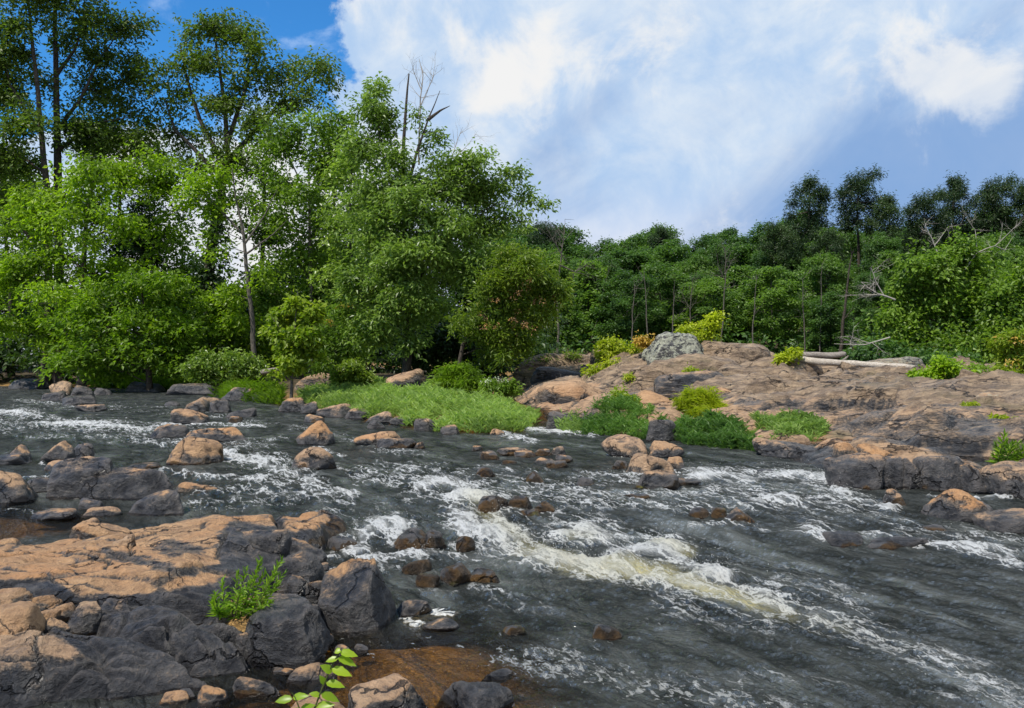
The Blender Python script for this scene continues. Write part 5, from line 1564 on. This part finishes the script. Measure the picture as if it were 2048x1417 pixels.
def LAND(px):
    for lim, nm in ((1075, 'hidden close behind the mimosa'), (1130, 'beside the mimosa'), (1180, 'above the channel end of the ridge'), (1240, 'above the overgrown ridge'), (1290, 'above the yellow-green ridge bush'), (1340, 'behind the rusty bush'),
                    (1400, 'behind the lichen boulder'), (1460, 'behind the thin bare trunk'), (1530, 'above the brown island dome'), (1590, 'above the straw-coloured hump'), (1650, 'under the dense pine'), (1710, 'between dense and tallest pine'),
                    (1770, 'under the tallest pine'), (1830, 'over the driftwood'), (1900, 'behind the broad bright tree'), (1970, 'beside the bleached skyline branch'), (2060, 'by the picture edge')):
        if px < lim:
            return nm
    return 'past the picture edge'


GW = 'trees massed in the far wood'
for (Y, x0_, x1_, stp, dpy, kinds) in ((118, 1010, 2380, 66, 0, [('dark', 0), ('dark', 1), ('dark', 2)]), (100, 1040, 2350, 70, 16, [('dark', 2), ('dark', 0), ('dark', 1)]),
                                       (86, 1010, 2320, 72, 42, [('dark', 1), ('light', 0), ('dark', 0), ('dark', 2)]), (74, 1090, 2300, 80, 84, [('dark', 2), ('light', 1), ('dark', 0), ('light', 0)])):
    x_ = x0_
    i = 0
    while x_ < min(x1_, 2210):
        kk = kinds[(i * 7 + int(Y)) % len(kinds)]
        px = x_ + pr.uniform(-22, 22)
        lab = ('light green tree ' if kk[0] == 'light' else 'dark broadleaf tree ') + ROWN[int(Y)] + ', ' + LAND(px)
        place(*kk, px, crest(px) + dpy + pr.uniform(-16, 44), Y + pr.uniform(-4, 4), lab, GW, wide=pr.uniform(1.1, 1.5) if Y > 95 else pr.uniform(.82, 1.05))
        x_ += stp * pr.uniform(.8, 1.2); i += 1
for (px, top, Y, i, l) in [(1622, 366, 92, 0, 'tall dense pine above the wood, beside the open-crowned tallest one'), (1718, 348, 94, 1, 'tallest pine with an open crown, standing clear above the far wood'), (1776, 402, 90, 0, 'lower dark pine filling the gap beside the tallest pine'),
                           (1850, 388, 92, 1, 'dark flat-topped pine on the skyline above the bleached branches'), (1908, 364, 96, 0, 'tall round-topped pine on the skyline, first of the high pair'), (1992, 360, 96, 1, 'wide pine on the skyline at the picture corner, second of the high pair'),
                           (2052, 376, 94, 0, 'dark pine cut by the picture edge on the skyline'), (1560, 452, 86, 1, 'shorter pine with hanging dark boughs in front of the dense pine'), (1322, 464, 110, 0, 'small dark pine poking above the low end of the wood'), (1092, 448, 104, 1, 'dark pine crown just clear of the mimosa'),
                           (1660, 470, 80, 0, 'dark shaggy pine before the tallest pair, lower in the wood'), (2120, 370, 96, 0, 'pine beyond the picture edge')]:
    place('pine', i, px, top, Y, l, 'pines of the far wood', wide=1.12)
for (px, top, Y, kk, l) in [(1320, 530, 70, ('light', 0), 'light green bushy tree in front of the dark wood behind the lichen boulder'), (1180, 530, 68, ('light', 1), 'slim light green tree at the wood edge above the overgrown ridge'), (1480, 540, 70, ('light', 1), 'bright green tree beside the thin bare trunk'),
                            (1545, 540, 66, ('light', 0), 'mid green tree at the wood edge above the straw-coloured hump'), (1420, 560, 66, ('light', 0), 'low leafy tree directly behind the island crest'), (1660, 590, 63, ('dark', 2), 'low dark spreading tree behind the driftwood'),
                            (1250, 560, 66, ('dark', 1), 'small dark tree behind the rusty bush'), (1120, 580, 64, ('light', 1), 'small leafy tree at the end of the wood beside the mimosa')]:
    place(*kk, px, top, Y, l, 'small trees along the wood edge', wide=1.2)
SEC = iter(['behind the leaning trunk', 'behind the dark cedar', 'behind the ivy-clad trunk', 'behind the slender tree', 'behind the airy tree', 'behind the riverbank tree', 'behind the dead limb tree crown', 'behind the mimosa', 'at the picture edge', 'past the picture edge'])
for (px, top, i) in [(20, 520, 0), (190, 560, 2), (360, 570, 1), (560, 540, 0), (660, 500, 2), (780, 480, 1), (880, 480, 0), (980, 520, 2), (-130, 440, 1), (-260, 400, 0)]:
    place('dark', i, px, top, 60 + pr.uniform(-3, 3), 'dark tree in the second row of the near bank, ' + next(SEC), 'second row of trees on the near bank', wide=1.0)

# far undergrowth along the wood's foot
LV, LF, LR, n0 = [], [], [], 0
for x_ in range(1040, 2350, 38):
    for yy, Yb in ((704, 64), (668, 72)):
        c = aty(x_ + vr.uniform(-18, 18), yy + vr.uniform(-14, 14), Yb + vr.uniform(-2, 2))
        S = blob_sprays(c, 2.2, 1.5, 1.5, 9, vr)
        v, f_, q_ = spray_leaves(S, np.full(9, 1.0), 22, .42, .25, vr)
        LV.append(v); LF.append(f_ + n0); LR.append(q_); n0 += len(v)
tag(wobj('undergrowth', np.concatenate(LV), [np.concatenate(LF)], L_FAR, {'rnd': np.concatenate(LR)}, smooth=False), 'dense green undergrowth at the foot of the far wood', 'undergrowth', kind='stuff')

# ---- leafy trees on the far side of the island
tree('broad_tree', 'broad bright green tree before the pines, bleached branches in its top', 56, [[(1885, 740), (1890, 620), (1896, 500)]],
     [(1900, 495, 50, 30), (1855, 530, 50, 34), (1950, 525, 48, 34), (1905, 560, 60, 36), (1825, 580, 50, 34), (1965, 575, 45, 34), (1870, 615, 60, 36), (1800, 630, 45, 34), (1930, 630, 60, 40), (1840, 670, 60, 34), (1780, 680, 40, 26, .7), (1900, 690, 70, 34), (1965, 680, 45, 36)], L_MID, r0=9, dens=1.2, sr=20, leaf=(.30, .18), seed=31)
tree('broad_tree', 'green tree at the picture edge beside the broad bright one', 52, [[(2050, 745), (2052, 640), (2050, 550)]], [(2045, 545, 45, 32), (2020, 585, 40, 32), (2070, 590, 50, 40), (2035, 635, 55, 36), (2005, 660, 35, 30), (2060, 690, 60, 40), (2010, 710, 45, 28), (2110, 640, 50, 60)], L_MID, r0=8, dens=1.2, sr=20, leaf=(.30, .18), seed=32)
tree('shrub', 'dark green shrub under the broad bright tree, over the pale driftwood', 50, [[(1760, 745), (1760, 720), (1755, 690)]], [(1750, 700, 50, 26), (1800, 715, 50, 24), (1700, 715, 40, 20), (1860, 725, 50, 20), (1940, 725, 50, 22)], L_FAR, r0=4, dens=1.6, leaf=(.3, .18), cat='shrub', seed=33, trunkname='stem', crownname='foliage')
bare('dead_branch', 'bleached bare branch raking up through the broad tree top', 55, [[(1930, 540), (1955, 505), (1990, 492), (2026, 458)], [(1955, 505), (1950, 460), (1935, 440)], [(1990, 492), (2010, 500), (2030, 470)]], 2.2, DEADWOOD, 7, 32, 'dead branch', 21, spread=.7)
bare('dead_branch', 'bleached twigs on the skyline side of the broad tree', 60, [[(1880, 520), (1865, 480), (1850, 450)], [(1870, 490), (1895, 455)]], 2.6, DEADWOOD, 7, 30, 'dead branch', 22)
bare('dead_branch', 'pale fan of dead twigs sticking out of the broad tree toward the pines', 52, [[(1790, 600), (1755, 588), (1722, 565)], [(1770, 595), (1750, 560), (1742, 535)], [(1760, 590), (1720, 590)]], 3.2, DEADWOOD, 8, 36, 'dead branch', 23)
bare('dead_branch', 'pale dead branch reaching low over the driftwood', 46, [[(1780, 675), (1730, 690), (1668, 688)], [(1740, 688), (1700, 672)]], 2.8, DEADWOOD, 7, 34, 'dead branch', 24)
bare('bare_tree', 'thin pale bare trunk rising behind the island crest', 62, [[(1442, 720), (1447, 620), (1450, 540), (1452, 505)], [(1450, 560), (1436, 530)], [(1450, 550), (1464, 520)]], 2.6, BARK_GREY, 9, 26, 'bare tree', 25, spread=.6)
bare('bare_tree', 'pale bare tree between the lichen boulder and the wood', 64, [[(1382, 690), (1380, 620), (1385, 560)], [(1381, 620), (1365, 590)]], 2.2, BARK_GREY, 10, 30, 'bare tree', 26, spread=.6)
bare('bare_tree', 'grey trunk standing beyond the mimosa, with bare twigs at its top', 55, [[(1116, 725), (1114, 600), (1122, 520), (1128, 470)], [(1120, 530), (1150, 545), (1168, 532)], [(1124, 510), (1105, 480)]], 4.2, BARK_GREY, 10, 40, 'bare tree', 27, spread=.7)
bare('bare_tree', 'thin slanting pale trunk inside the far wood edge', 66, [[(1180, 690), (1195, 640), (1212, 560)]], 2.4, BARK_GREY, 5, 30, 'bare tree', 28, spread=.6)
bare('bare_tree', 'upright grey trunk inside the far wood edge', 68, [[(1148, 700), (1150, 620), (1146, 540)]], 2.6, BARK_GREY, 5, 30, 'bare tree', 29, spread=.6)

for i_, (x_, yt_, yb_, dx_, l_) in enumerate([(1262, 560, 700, 6, 'thin pale trunk at the wood edge above the yellow-green ridge bush'), (1296, 540, 690, -8, 'thin pale trunk with few twigs behind the rusty bush'), (1345, 570, 690, 4, 'slim grey trunk right behind the lichen boulder'),
                                              (1505, 560, 700, 8, 'slim grey trunk above the brown dome of the island'), (1610, 560, 715, -5, 'pale thin trunk below the dense pine'), (1640, 530, 715, 4, 'slim grey trunk between the dense pine and the leaning dark one')]):
    bare('bare_tree', l_, 62, [[(x_, yb_), (x_ + dx_ * .4, (yt_ + yb_) / 2), (x_ + dx_, yt_)]], 2.6, BARK_GREY, 5, 26, 'bare tree', 200 + i_, spread=.6)
bare('tree_snag', 'dark leaning pine trunk standing before the tallest pine', 61, [[(1680, 712), (1690, 620), (1704, 510)]], 6.5, BARK, 5, 24, 'tree trunk', 210, spread=.6)

# ---- plants on the island
SH = dict(cat='shrub', trunkname='stem', crownname='foliage', base=1)


def shrub(label, Y, foot, blobs, mat, seed, leaf=(.14, .08), sr=12, dens=1.6, per=24, **kw):
    a = dict(SH); a.update(kw)
    return tree('shrub', label, Y, [[foot, ((foot[0] + blobs[0][0]) / 2, (foot[1] + blobs[0][1]) / 2), blobs[0][:2]]], blobs, mat, r0=2, dens=dens, sr=sr, per=per, leaf=leaf, seed=seed, **a)


shrub('yellow-green bush growing on top of the lichen-covered boulder', 32.3, (1395, 690), [(1400, 655, 26, 14), (1378, 660, 18, 10), (1418, 648, 16, 14), (1425, 634, 14, 9), (1402, 672, 24, 10)], L_YEL, 41)
shrub('rusty orange bush against the lichen-covered boulder', 32.6, (1300, 715), [(1298, 690, 22, 13), (1318, 682, 14, 8), (1285, 680, 12, 8)], L_RUST, 42)
shrub('yellow-green bush trailing over the ridge of the island', 34.2, (1212, 735), [(1214, 694, 20, 16), (1228, 688, 14, 10), (1200, 712, 18, 10), (1245, 700, 22, 8), (1275, 694, 22, 5), (1222, 715, 20, 10)], L_YEL, 43)
shrub('low bright weeds in the dip of the island ridge', 33.0, (1200, 748), [(1205, 735, 32, 9), (1230, 728, 26, 9), (1185, 742, 14, 6)], L_YEL, 44)
shrub('small bright plant at the shoulder above the driftwood', 28.9, (1568, 728), [(1562, 714, 16, 9), (1580, 706, 16, 5), (1592, 702, 10, 3)], L_YEL, 45)
shrub('round light green shrub on the sandy slab by the channel', 24.6, (1244, 832), [(1243, 798, 24, 16), (1228, 810, 18, 12), (1262, 808, 18, 12), (1240, 820, 20, 8)], L_MIM, 46, leaf=(.13, .07))
shrub('vivid yellow bushy grass above the waterweeds', 22.8, (1398, 835), [(1396, 792, 24, 16), (1380, 808, 24, 16), (1410, 812, 28, 16), (1432, 820, 22, 10), (1395, 826, 36, 8)], L_YEL, 47, leaf=(.22, .02), per=46, sr=11, dens=2.0)
shrub('bright leafy bush at the island crest near the broad tree', 25.5, (1895, 765), [(1892, 732, 24, 14), (1910, 745, 24, 12), (1878, 748, 20, 10), (1850, 752, 26, 8), (1830, 748, 16, 7), (1925, 752, 16, 8)], L_MAPLE, 48)
shrub('dark leafy bush at the back of the island under the picture-edge tree', 27, (1960, 770), [(1945, 750, 34, 14), (1980, 745, 34, 16), (1965, 768, 40, 8)], L_MID, 49)
tree('young_tree', 'small feathery tree with orange-tinted leaves at the island end', 23.5, [[(2014, 800), (2018, 750), (2026, 680)], [(2016, 760), (2045, 720), (2055, 690)]],
     [(2006, 682, 22, 12), (2032, 672, 24, 12), (2060, 684, 24, 16), (2012, 710, 26, 14), (2045, 715, 28, 14), (2010, 738, 22, 12), (2045, 748, 28, 14), (2070, 730, 24, 26), (2022, 766, 24, 10), (2050, 775, 24, 10)], L_MIM, BARK_GREY, r0=2.5, dens=1.3, sr=12, per=22, leaf=(.15, .05), seed=50, base=1,
     extra=[('tinted_leaves', L_RUST, [(2030, 676, 30, 8, 10), (2040, 720, 30, 20, 10)], (.13, .05), 10, .14)])
for (px, py, Yb, l) in [(1092, 718, 35.5, 'tuft of weeds on the overgrown ridge nearest the mimosa'), (1140, 708, 35.5, 'tuft of weeds on the middle of the overgrown ridge'), (1262, 752, 29.5, 'yellow weeds in the hollow below the rusty bush'), (1382, 742, 28, 'small weed patch on the broad mossy hump'), (1940, 812, 19.5, 'small weed beside the whitish rock patch'), (2000, 838, 18.4, 'small green weed on the dark slope by the picture edge')]:
    shrub(l, Yb, (px, py + 5), [(px, py, 16, 4), (px + 12, py + 2, 10, 3)], L_YEL if Yb < 30 else L_MIM, int(px), leaf=(.11, .05), sr=8, per=16, cat='weed')


# ---- grasses: leafy stems rooted in a patch of the shore
def surf(x, y):
    return np.maximum(np.where(sdpoly(x, y, ipoly) < 0.4, np.maximum(island_z(x, y), wl(y)), -9), np.maximum(ground(x, y), wl(y) - 0.02))


def grass(name, label, poly, n, hgt, leaf, mat, seed, nl=7, lean=0.25, cat='grass'):
    r = np.random.default_rng(seed)
    P = plan(poly)
    lo, hi = P.min(0), P.max(0)
    X = r.uniform(lo[0], hi[0], n * 6); Yv = r.uniform(lo[1], hi[1], n * 6)
    sd_ = sdpoly(X + .25 * fbm(p3(X, Yv, 1.0), 3), Yv + .25 * fbm(p3(X, Yv, 7.0), 3), P)
    keep = np.where((sd_ < 0) & (fbm(p3(X * 1.1, Yv * 1.1, 4.4), 3) > -0.16))[0][:n]
    X, Yv = X[keep], Yv[keep]
    Zb = surf(X, Yv)
    hmul = 0.75 + 0.6 * fbm(p3(X * 1.4, Yv * 1.4, 2.7), 3) + r.uniform(-.3, .35, len(X))
    hh = hgt * np.clip(hmul, 0.35, 1.5) * np.clip(0.72 - sd_[keep] * .5, 0.72, 1)
    tip = np.stack([X, Yv, Zb + hh], 1) + r.normal(size=(len(X), 3)) * hh[:, None] * lean * np.array([1, 1, .2])
    b_ = np.stack([X, Yv, Zb - 0.05], 1)
    k = np.repeat(np.arange(len(X)), nl)
    u = r.uniform(0.1, 1.0, len(k))
    C = b_[k] + (tip - b_)[k] * u[:, None]
    ang = r.uniform(0, 6.283, len(k))
    A = np.stack([np.cos(ang), np.sin(ang), 1.35 + 0 * ang + r.normal(size=len(k)) * .4], 1)
    Nn = np.stack([-np.cos(ang) * .6, -np.sin(ang) * .6, 1 + 0 * ang], 1) + r.normal(size=(len(k), 3)) * .25
    s_ = r.uniform(.6, 1.3, len(k))
    rnd = np.clip(.6 * r.uniform(0, 1, len(k)) + .4 * np.clip(fbm(p3(X * .8, Yv * .8, 9.0), 3) + .5, 0, 1)[k], 0, 1)
    V1, F1, R1 = kites(C, A, Nn, leaf[0] * s_, leaf[1] * s_, rnd, .35)
    d = tip - b_
    sw = np.cross(d, np.array([0.3, -1, 0.1])); sw = unit(sw) * leaf[1] * .18
    V2 = np.stack([b_ - sw, b_ + sw, tip], 1).reshape(-1, 3)
    F2 = np.arange(len(V2)).reshape(-1, 3)
    o = wobj(name, np.concatenate([V1, V2]), [np.concatenate([F1, F2 + len(V1)])], mat, {'rnd': np.concatenate([R1, np.full(len(V2), .4)])}, base=(float(X.mean()), float(Yv.mean()), float(Zb.min())), smooth=False)
    return tag(o, label, cat, kind='stuff')


grass('grass', 'tall green waterside grass along the tip of the near bank', [(598, 806), (650, 826), (730, 842), (800, 850), (870, 864), (940, 868), (1000, 870), (1062, 862), (1078, 838), (1010, 824), (930, 826), (860, 818), (760, 806), (680, 800), (620, 796)], 4200, .36, (.18, .03), L_GRASS, 61)
grass('grass', 'short bright grass on the bank above the tall waterside grass', [(600, 795), (700, 800), (860, 808), (1000, 812), (1040, 800), (1000, 790), (860, 790), (700, 785), (610, 788)], 1800, .20, (.16, .028), L_GRASS, 62)
grass('waterweed', 'leafy waterweed clump under the round light shrub', [(1150, 862), (1170, 872), (1235, 878), (1300, 882), (1310, 862), (1260, 850), (1180, 848)], 900, .32, (.13, .026), L_WILLOW, 63, cat='waterweed')
grass('waterweed', 'dark green waterweed bed below the vivid yellow grass', [(1325, 876), (1380, 892), (1440, 900), (1500, 906), (1520, 894), (1460, 878), (1380, 868), (1330, 866)], 1800, .34, (.14, .03), L_WILLOW, 64, cat='waterweed')
grass('waterweed', 'thinning tail of bright waterweed spikes along the sandy slope', [(1480, 905), (1530, 902), (1600, 892), (1660, 884), (1655, 872), (1580, 874), (1500, 876)], 1000, .24, (.12, .025), L_GRASS, 65, cat='waterweed')
grass('grass', 'sparse straw-green tufts at the mouth of the side channel', [(1110, 866), (1150, 870), (1165, 860), (1120, 855)], 120, .35, (.16, .02), L_GRASS, 66)
grass('grass', 'overhanging bank grass under the pale trailing shrub', [(420, 796), (500, 806), (560, 812), (560, 800), (480, 790)], 700, .6, (.26, .03), L_MAPLE, 67)
grass('grass', 'grass tufts on the shaded far shore under the low maple', [(200, 778), (300, 780), (380, 784), (380, 778), (200, 774)], 700, .6, (.3, .035), L_MAPLE, 68)


# ---- weed clumps with lance-shaped leaves, stem by stem
def weed(label, foot, Y, stems, mat, leaf, seed, npair=26):
    r = np.random.default_rng(seed)
    b = aty(*foot, Y)
    root = tag(empty('weed_clump', b), label, 'weed clump')
    for (bx, by, tx, ty, dY) in stems:
        a, c = aty(bx, by, Y + dY * .3), aty(tx, ty, Y + dY)
        pl = wander(a, c, 8, 0.05, r)
        t = Tubes(); t.add(pl, np.linspace(leaf[1] * .28, leaf[1] * .08, 8), 5)
        V_, F_ = t.arrays()
        so_ = wobj('stem', V_, F_, STEM, parent=root)
        n = npair
        u = np.linspace(.12, 1, n) ** .9
        C = np.stack([np.interp(u, np.linspace(0, 1, 8), pl[:, i]) for i in range(3)], 1)
        ang = np.arange(n) * 2.4 + r.uniform(0, 6)
        ax = (c - a) / np.linalg.norm(c - a)
        A = np.stack([np.cos(ang), np.sin(ang), 0 * ang], 1) * (1.05 - .65 * u)[:, None] + ax * (.35 + .9 * u ** 2)[:, None] + r.normal(size=(n, 3)) * .15
        Nn = ax + r.normal(size=(n, 3)) * .3
        L = leaf[0] * (1.05 - .45 * u) * r.uniform(.75, 1.2, n)
        v, f_, q_ = kites(C, A, Nn, L, leaf[1] * r.uniform(.8, 1.2, n), r.uniform(0, 1, n), .22)
        e = link('leaves', mesh('leaves', v - b, [f_], mat, {'rnd': q_}, False), parent=so_)
        e['kind'] = 'stuff'
    return root


wr_ = np.random.default_rng(9)
st_ = []
for (tx, ty) in [(430, 1190), (445, 1165), (455, 1210), (475, 1150), (480, 1185), (492, 1140), (498, 1170), (505, 1205), (516, 1128), (522, 1120), (528, 1150), (535, 1180), (548, 1150), (556, 1128), (562, 1122), (566, 1150), (556, 1170), (540, 1205), (470, 1215), (440, 1225), (520, 1215), (425, 1205), (485, 1225)]:
    st_.append((470 + (tx - 495) * .42, 1238 + wr_.uniform(-8, 4), tx, ty, wr_.uniform(-.18, .14)))
L_WEED = leaf_material('leaf_weed', (0.060, 0.120, 0.010), (0.155, 0.265, 0.018), (0.22, 0.30, 0.03), 0.4)
weed('bright green weed clump of narrow leaves growing from a gap in the near ledge', (480, 1240), 5.75, st_, L_WEED, (.085, .016), 3)
st_ = [(2015 + wr_.uniform(-22, 30), 936 + wr_.uniform(-4, 4), x_, y_, wr_.uniform(-.4, .3)) for x_, y_ in [(1992, 892), (2002, 880), (2014, 884), (2024, 890), (1996, 905), (2036, 888), (2046, 896), (2008, 872), (2030, 905), (2056, 884), (2066, 900), (1988, 912), (2020, 900), (2042, 912)]]
weed('green weed clump on the ledge edge, cut by the picture edge', (2020, 938), 14.0, st_, L_WEED, (.19, .034), 4, 24)


def leafblade(c, ax, nrm, L, W):
    ax, nrm = np.array(ax, float), np.array(nrm, float)
    ax /= np.linalg.norm(ax); s_ = np.cross(nrm, ax); s_ /= np.linalg.norm(s_); nrm = np.cross(ax, s_)
    V_, n = [], 8
    for i in range(n):
        u = i / (n - 1)
        hw = W * 0.5 * (math.sin(math.pi * u ** 0.72) ** 0.85 if 0 < u < 1 else 0.02) * (1 + (0.07 if i % 2 else -0.05))
        mid = c + ax * L * u - nrm * L * 0.16 * u * u
        V_ += [mid - s_ * hw + nrm * hw * .30, mid, mid + s_ * hw + nrm * hw * .30]
    f_ = []
    for i in range(n - 1):
        f_ += [(3 * i, 3 * i + 1, 3 * i + 4, 3 * i + 3), (3 * i + 1, 3 * i + 2, 3 * i + 5, 3 * i + 4)]
    return np.array(V_), np.array(f_)


def seedling():
    Y = 4.15
    b = aty(612, 1450, Y)
    root = tag(empty('seedling', b), 'young seedling with large light green toothed leaves at the bottom edge', 'seedling')
    pts = np.array([aty(x_, y_, Y) for x_, y_ in [(612, 1455), (628, 1420), (644, 1378), (662, 1335), (682, 1298)]])
    t = Tubes(); t.add(pts, np.linspace(.006, .0025, 5), 6)
    V_, F_ = t.arrays(); wobj('stem', V_, F_, STEM, parent=root)
    pts2 = np.array([aty(x_, y_, Y - .1) for x_, y_ in [(606, 1450), (600, 1420), (590, 1395), (583, 1385)]])
    t = Tubes(); t.add(pts2, np.linspace(.004, .002, 4), 6)
    V_, F_ = t.arrays(); wobj('stem', V_, F_, STEM, parent=root)
    for (bx, by, tx, ty, w_) in [(682, 1300, 668, 1306, .036), (680, 1304, 716, 1311, .036), (676, 1318, 650, 1322, .040), (676, 1316, 714, 1330, .044), (668, 1332, 636, 1322, .0), (664, 1338, 704, 1350, .050), (664, 1345, 642, 1330, .05), (652, 1366, 690, 1372, .048),
                             (650, 1368, 640, 1352, .036), (642, 1388, 680, 1402, .052), (640, 1392, 618, 1386, .036), (585, 1398, 548, 1402, .05), (586, 1396, 616, 1390, .036), (600, 1422, 628, 1408, .05), (632, 1415, 668, 1408, .052), (606, 1428, 580, 1420, .05)]:
        if w_ == 0:
            continue
        c = aty(bx, by, Y); e = aty(tx, ty, Y + vr.uniform(-.03, .0))
        L = np.linalg.norm(e - c)
        v, f_ = leafblade(c, e - c, np.array([vr.uniform(-.3, .3), -0.75 + vr.uniform(-.2, .2), 0.8]), L * .98, max(w_ * .85, L * .44))
        wobj('leaf', v, [f_], L_SEED, {'rnd': np.full(len(v), vr.uniform(.2, .9))}, parent=root)


seedling()


# ---- driftwood, fallen bits, gravel, foam mats, spray
def log(label, pts, Ys, r0, r1, mat, stub=None):
    P = np.array([aty(a, b, c) for (a, b), c in zip(pts, Ys)])
    P = np.concatenate([wander(a, c, 5, 0.02, vr)[:-1] for a, c in zip(P[:-1], P[1:])] + [P[-1:]])
    lift = np.max(island_z(P[:, 0], P[:, 1]) - P[:, 2]) + r1 if P[0, 0] > 0 else 0
    P[:, 2] += max(lift, 0)
    t = Tubes(); rr = np.linspace(r0, r1, len(P)); rr[0] *= .55; rr[-1] *= .6
    t.add(P, rr, 10)
    V_, F_ = t.arrays()
    n = 10
    caps = [np.array([list(range(n))[::-1]]), np.array([[len(V_) - n + i for i in range(n)]])]
    nn_ = V_ + 0.03 * fbm(V_ * 3, 3)[:, None]
    root = tag(wobj('driftwood_log', nn_, F_ + caps, mat, base=P[0]), label, 'log')
    if stub:
        Q = np.array([aty(a, b, Ys[-1]) for a, b in stub])
        t = Tubes(); t.add(wander(Q[0], Q[1], 5, .05, vr), np.linspace(r1 * .6, r1 * .2, 5), 7)
        V_, F_ = t.arrays(); wobj('broken_stub', V_, F_, mat, parent=root)


log('long bleached driftwood log lying along the island crest', [(1575, 728), (1640, 736), (1730, 742), (1830, 747)], [29.5, 28.5, 27.8, 27], .13, .09, DRIFT)
log('shorter grey log with an upturned end behind the bleached one', [(1572, 722), (1620, 724), (1665, 725), (1692, 722)], [31, 30.5, 30.3, 30], .12, .10, DRIFT_DARK, [(1686, 722), (1697, 712)])
log('brown fallen log on the bank under the slender tree', [(520, 746), (545, 741), (566, 736)], [39.5, 39.3, 39], .13, .09, DRIFT_DARK)

n = 900
P = plan([(395, 1248), (430, 1236), (520, 1240), (560, 1262), (500, 1276), (470, 1275), (430, 1262)])
gx = vr.uniform(P[:, 0].min(), P[:, 0].max(), 6000); gyy = vr.uniform(P[:, 1].min(), P[:, 1].max(), 6000)
ok = sdpoly(gx, gyy, P) < 0
gx, gyy = gx[ok][:n], gyy[ok][:n]
C = np.stack([gx, gyy, np.full(len(gx), .165) + vr.uniform(0, .02, len(gx))], 1)
a_ = vr.uniform(0, 6.28, len(gx))
v, f_, q_ = kites(C, np.stack([np.cos(a_), np.sin(a_), vr.normal(size=len(gx)) * .3], 1), np.stack([vr.normal(size=len(gx)) * .4, vr.normal(size=len(gx)) * .4, 1 + 0 * gx], 1), vr.uniform(.012, .035, len(gx)), vr.uniform(.006, .014, len(gx)), vr.uniform(0, 1, len(gx)), .2)
tag(wobj('leaf_litter', v, [f_], L_DRY, {'rnd': q_}, smooth=False), 'brown leaf litter and bark bits caught under the weed clump', 'leaf litter', kind='stuff')

mfo, gfo = newmat('dense_foam')
pfo = gfo.n('ShaderNodeNewGeometry').outputs['Position']
finish(gfo, principled(gfo, gfo.mix(gfo.ss(gfo.noise(pfo, 45, 6, 0.7), 0.35, 0.65), (0.38, 0.37, 0.33), (0.68, 0.68, 0.65)), 0.7, gfo.bump(gfo.noise(pfo, 90, 5), 1.0, .02), .3))


def foam_mat(label, poly, seed):
    P = plan(poly)
    c = P.mean(0)
    r = np.random.default_rng(seed)
    ring = []
    for i in range(len(P)):
        for u in np.linspace(0, 1, 6)[:-1]:
            ring.append(P[i] * (1 - u) + P[(i + 1) % len(P)] * u + r.normal(size=2) * np.array([.022, .03]))
    ring = np.array(ring); m_ = len(ring)
    lv = []
    for s_, zz in ((1.0, .004), (0.92, .012), (0.55, .016)):
        lv.append(np.concatenate([c + (ring - c) * s_, np.full((m_, 1), zz) + r.normal(size=(m_, 1)) * .003], 1))
    V_ = np.concatenate(lv + [[[*c, .018]]])
    i = np.arange(m_); j = (i + 1) % m_
    q4 = np.concatenate([np.stack([i + k * m_, j + k * m_, j + (k + 1) * m_, i + (k + 1) * m_], 1) for k in (0, 1)])
    t3 = np.stack([i + 2 * m_, j + 2 * m_, np.full(m_, 3 * m_)], 1)
    return tag(wobj('foam_mat', V_, [q4, t3], mfo, base=(*c, 0.0)), label, 'foam')


foam_mat('largest white foam mat drifting below the ragged stone', [(820, 1236), (846, 1228), (868, 1220), (900, 1218), (924, 1226), (905, 1234), (868, 1236), (850, 1242)], 1)
foam_mat('small foam scrap between the foam mat and the slanting boulder', [(796, 1238), (820, 1234), (836, 1240), (812, 1246)], 2)
foam_mat('thin foam scrap above the pointed stone', [(826, 1250), (846, 1244), (858, 1248), (840, 1256)], 3)

# spray thrown up where the water is whitest
w_ = np.clip(foam - 0.66, 0, None) * (WY < 14)
pick = vr.choice(len(WX), 2600, p=w_ / w_.sum())
cen = np.stack([WX[pick], WY[pick], WZ[pick]], 1) + np.abs(vr.normal(size=(2600, 3))) * np.array([0, 0, .07]) + vr.normal(size=(2600, 3)) * np.array([.03, .03, 0])
tet = np.array([[1, 1, 1], [1, -1, -1], [-1, 1, -1], [-1, -1, 1], [0, 0, 1.4], [0, 0, -1.4]]) * 1.0
oc = np.array([[1, 0, 0], [-1, 0, 0], [0, 1, 0], [0, -1, 0], [0, 0, 1], [0, 0, -1]], float)
of = np.array([[0, 2, 4], [2, 1, 4], [1, 3, 4], [3, 0, 4], [2, 0, 5], [1, 2, 5], [3, 1, 5], [0, 3, 5]])
sz = vr.uniform(.0015, .0055, 2600)
V_ = (cen[:, None] + oc[None] * sz[:, None, None]).reshape(-1, 3)
tag(wobj('spray', V_, [(np.arange(2600)[:, None, None] * 6 + of[None]).reshape(-1, 3)], mfo), 'white spray drops leaping from the rapid', 'spray', kind='stuff')
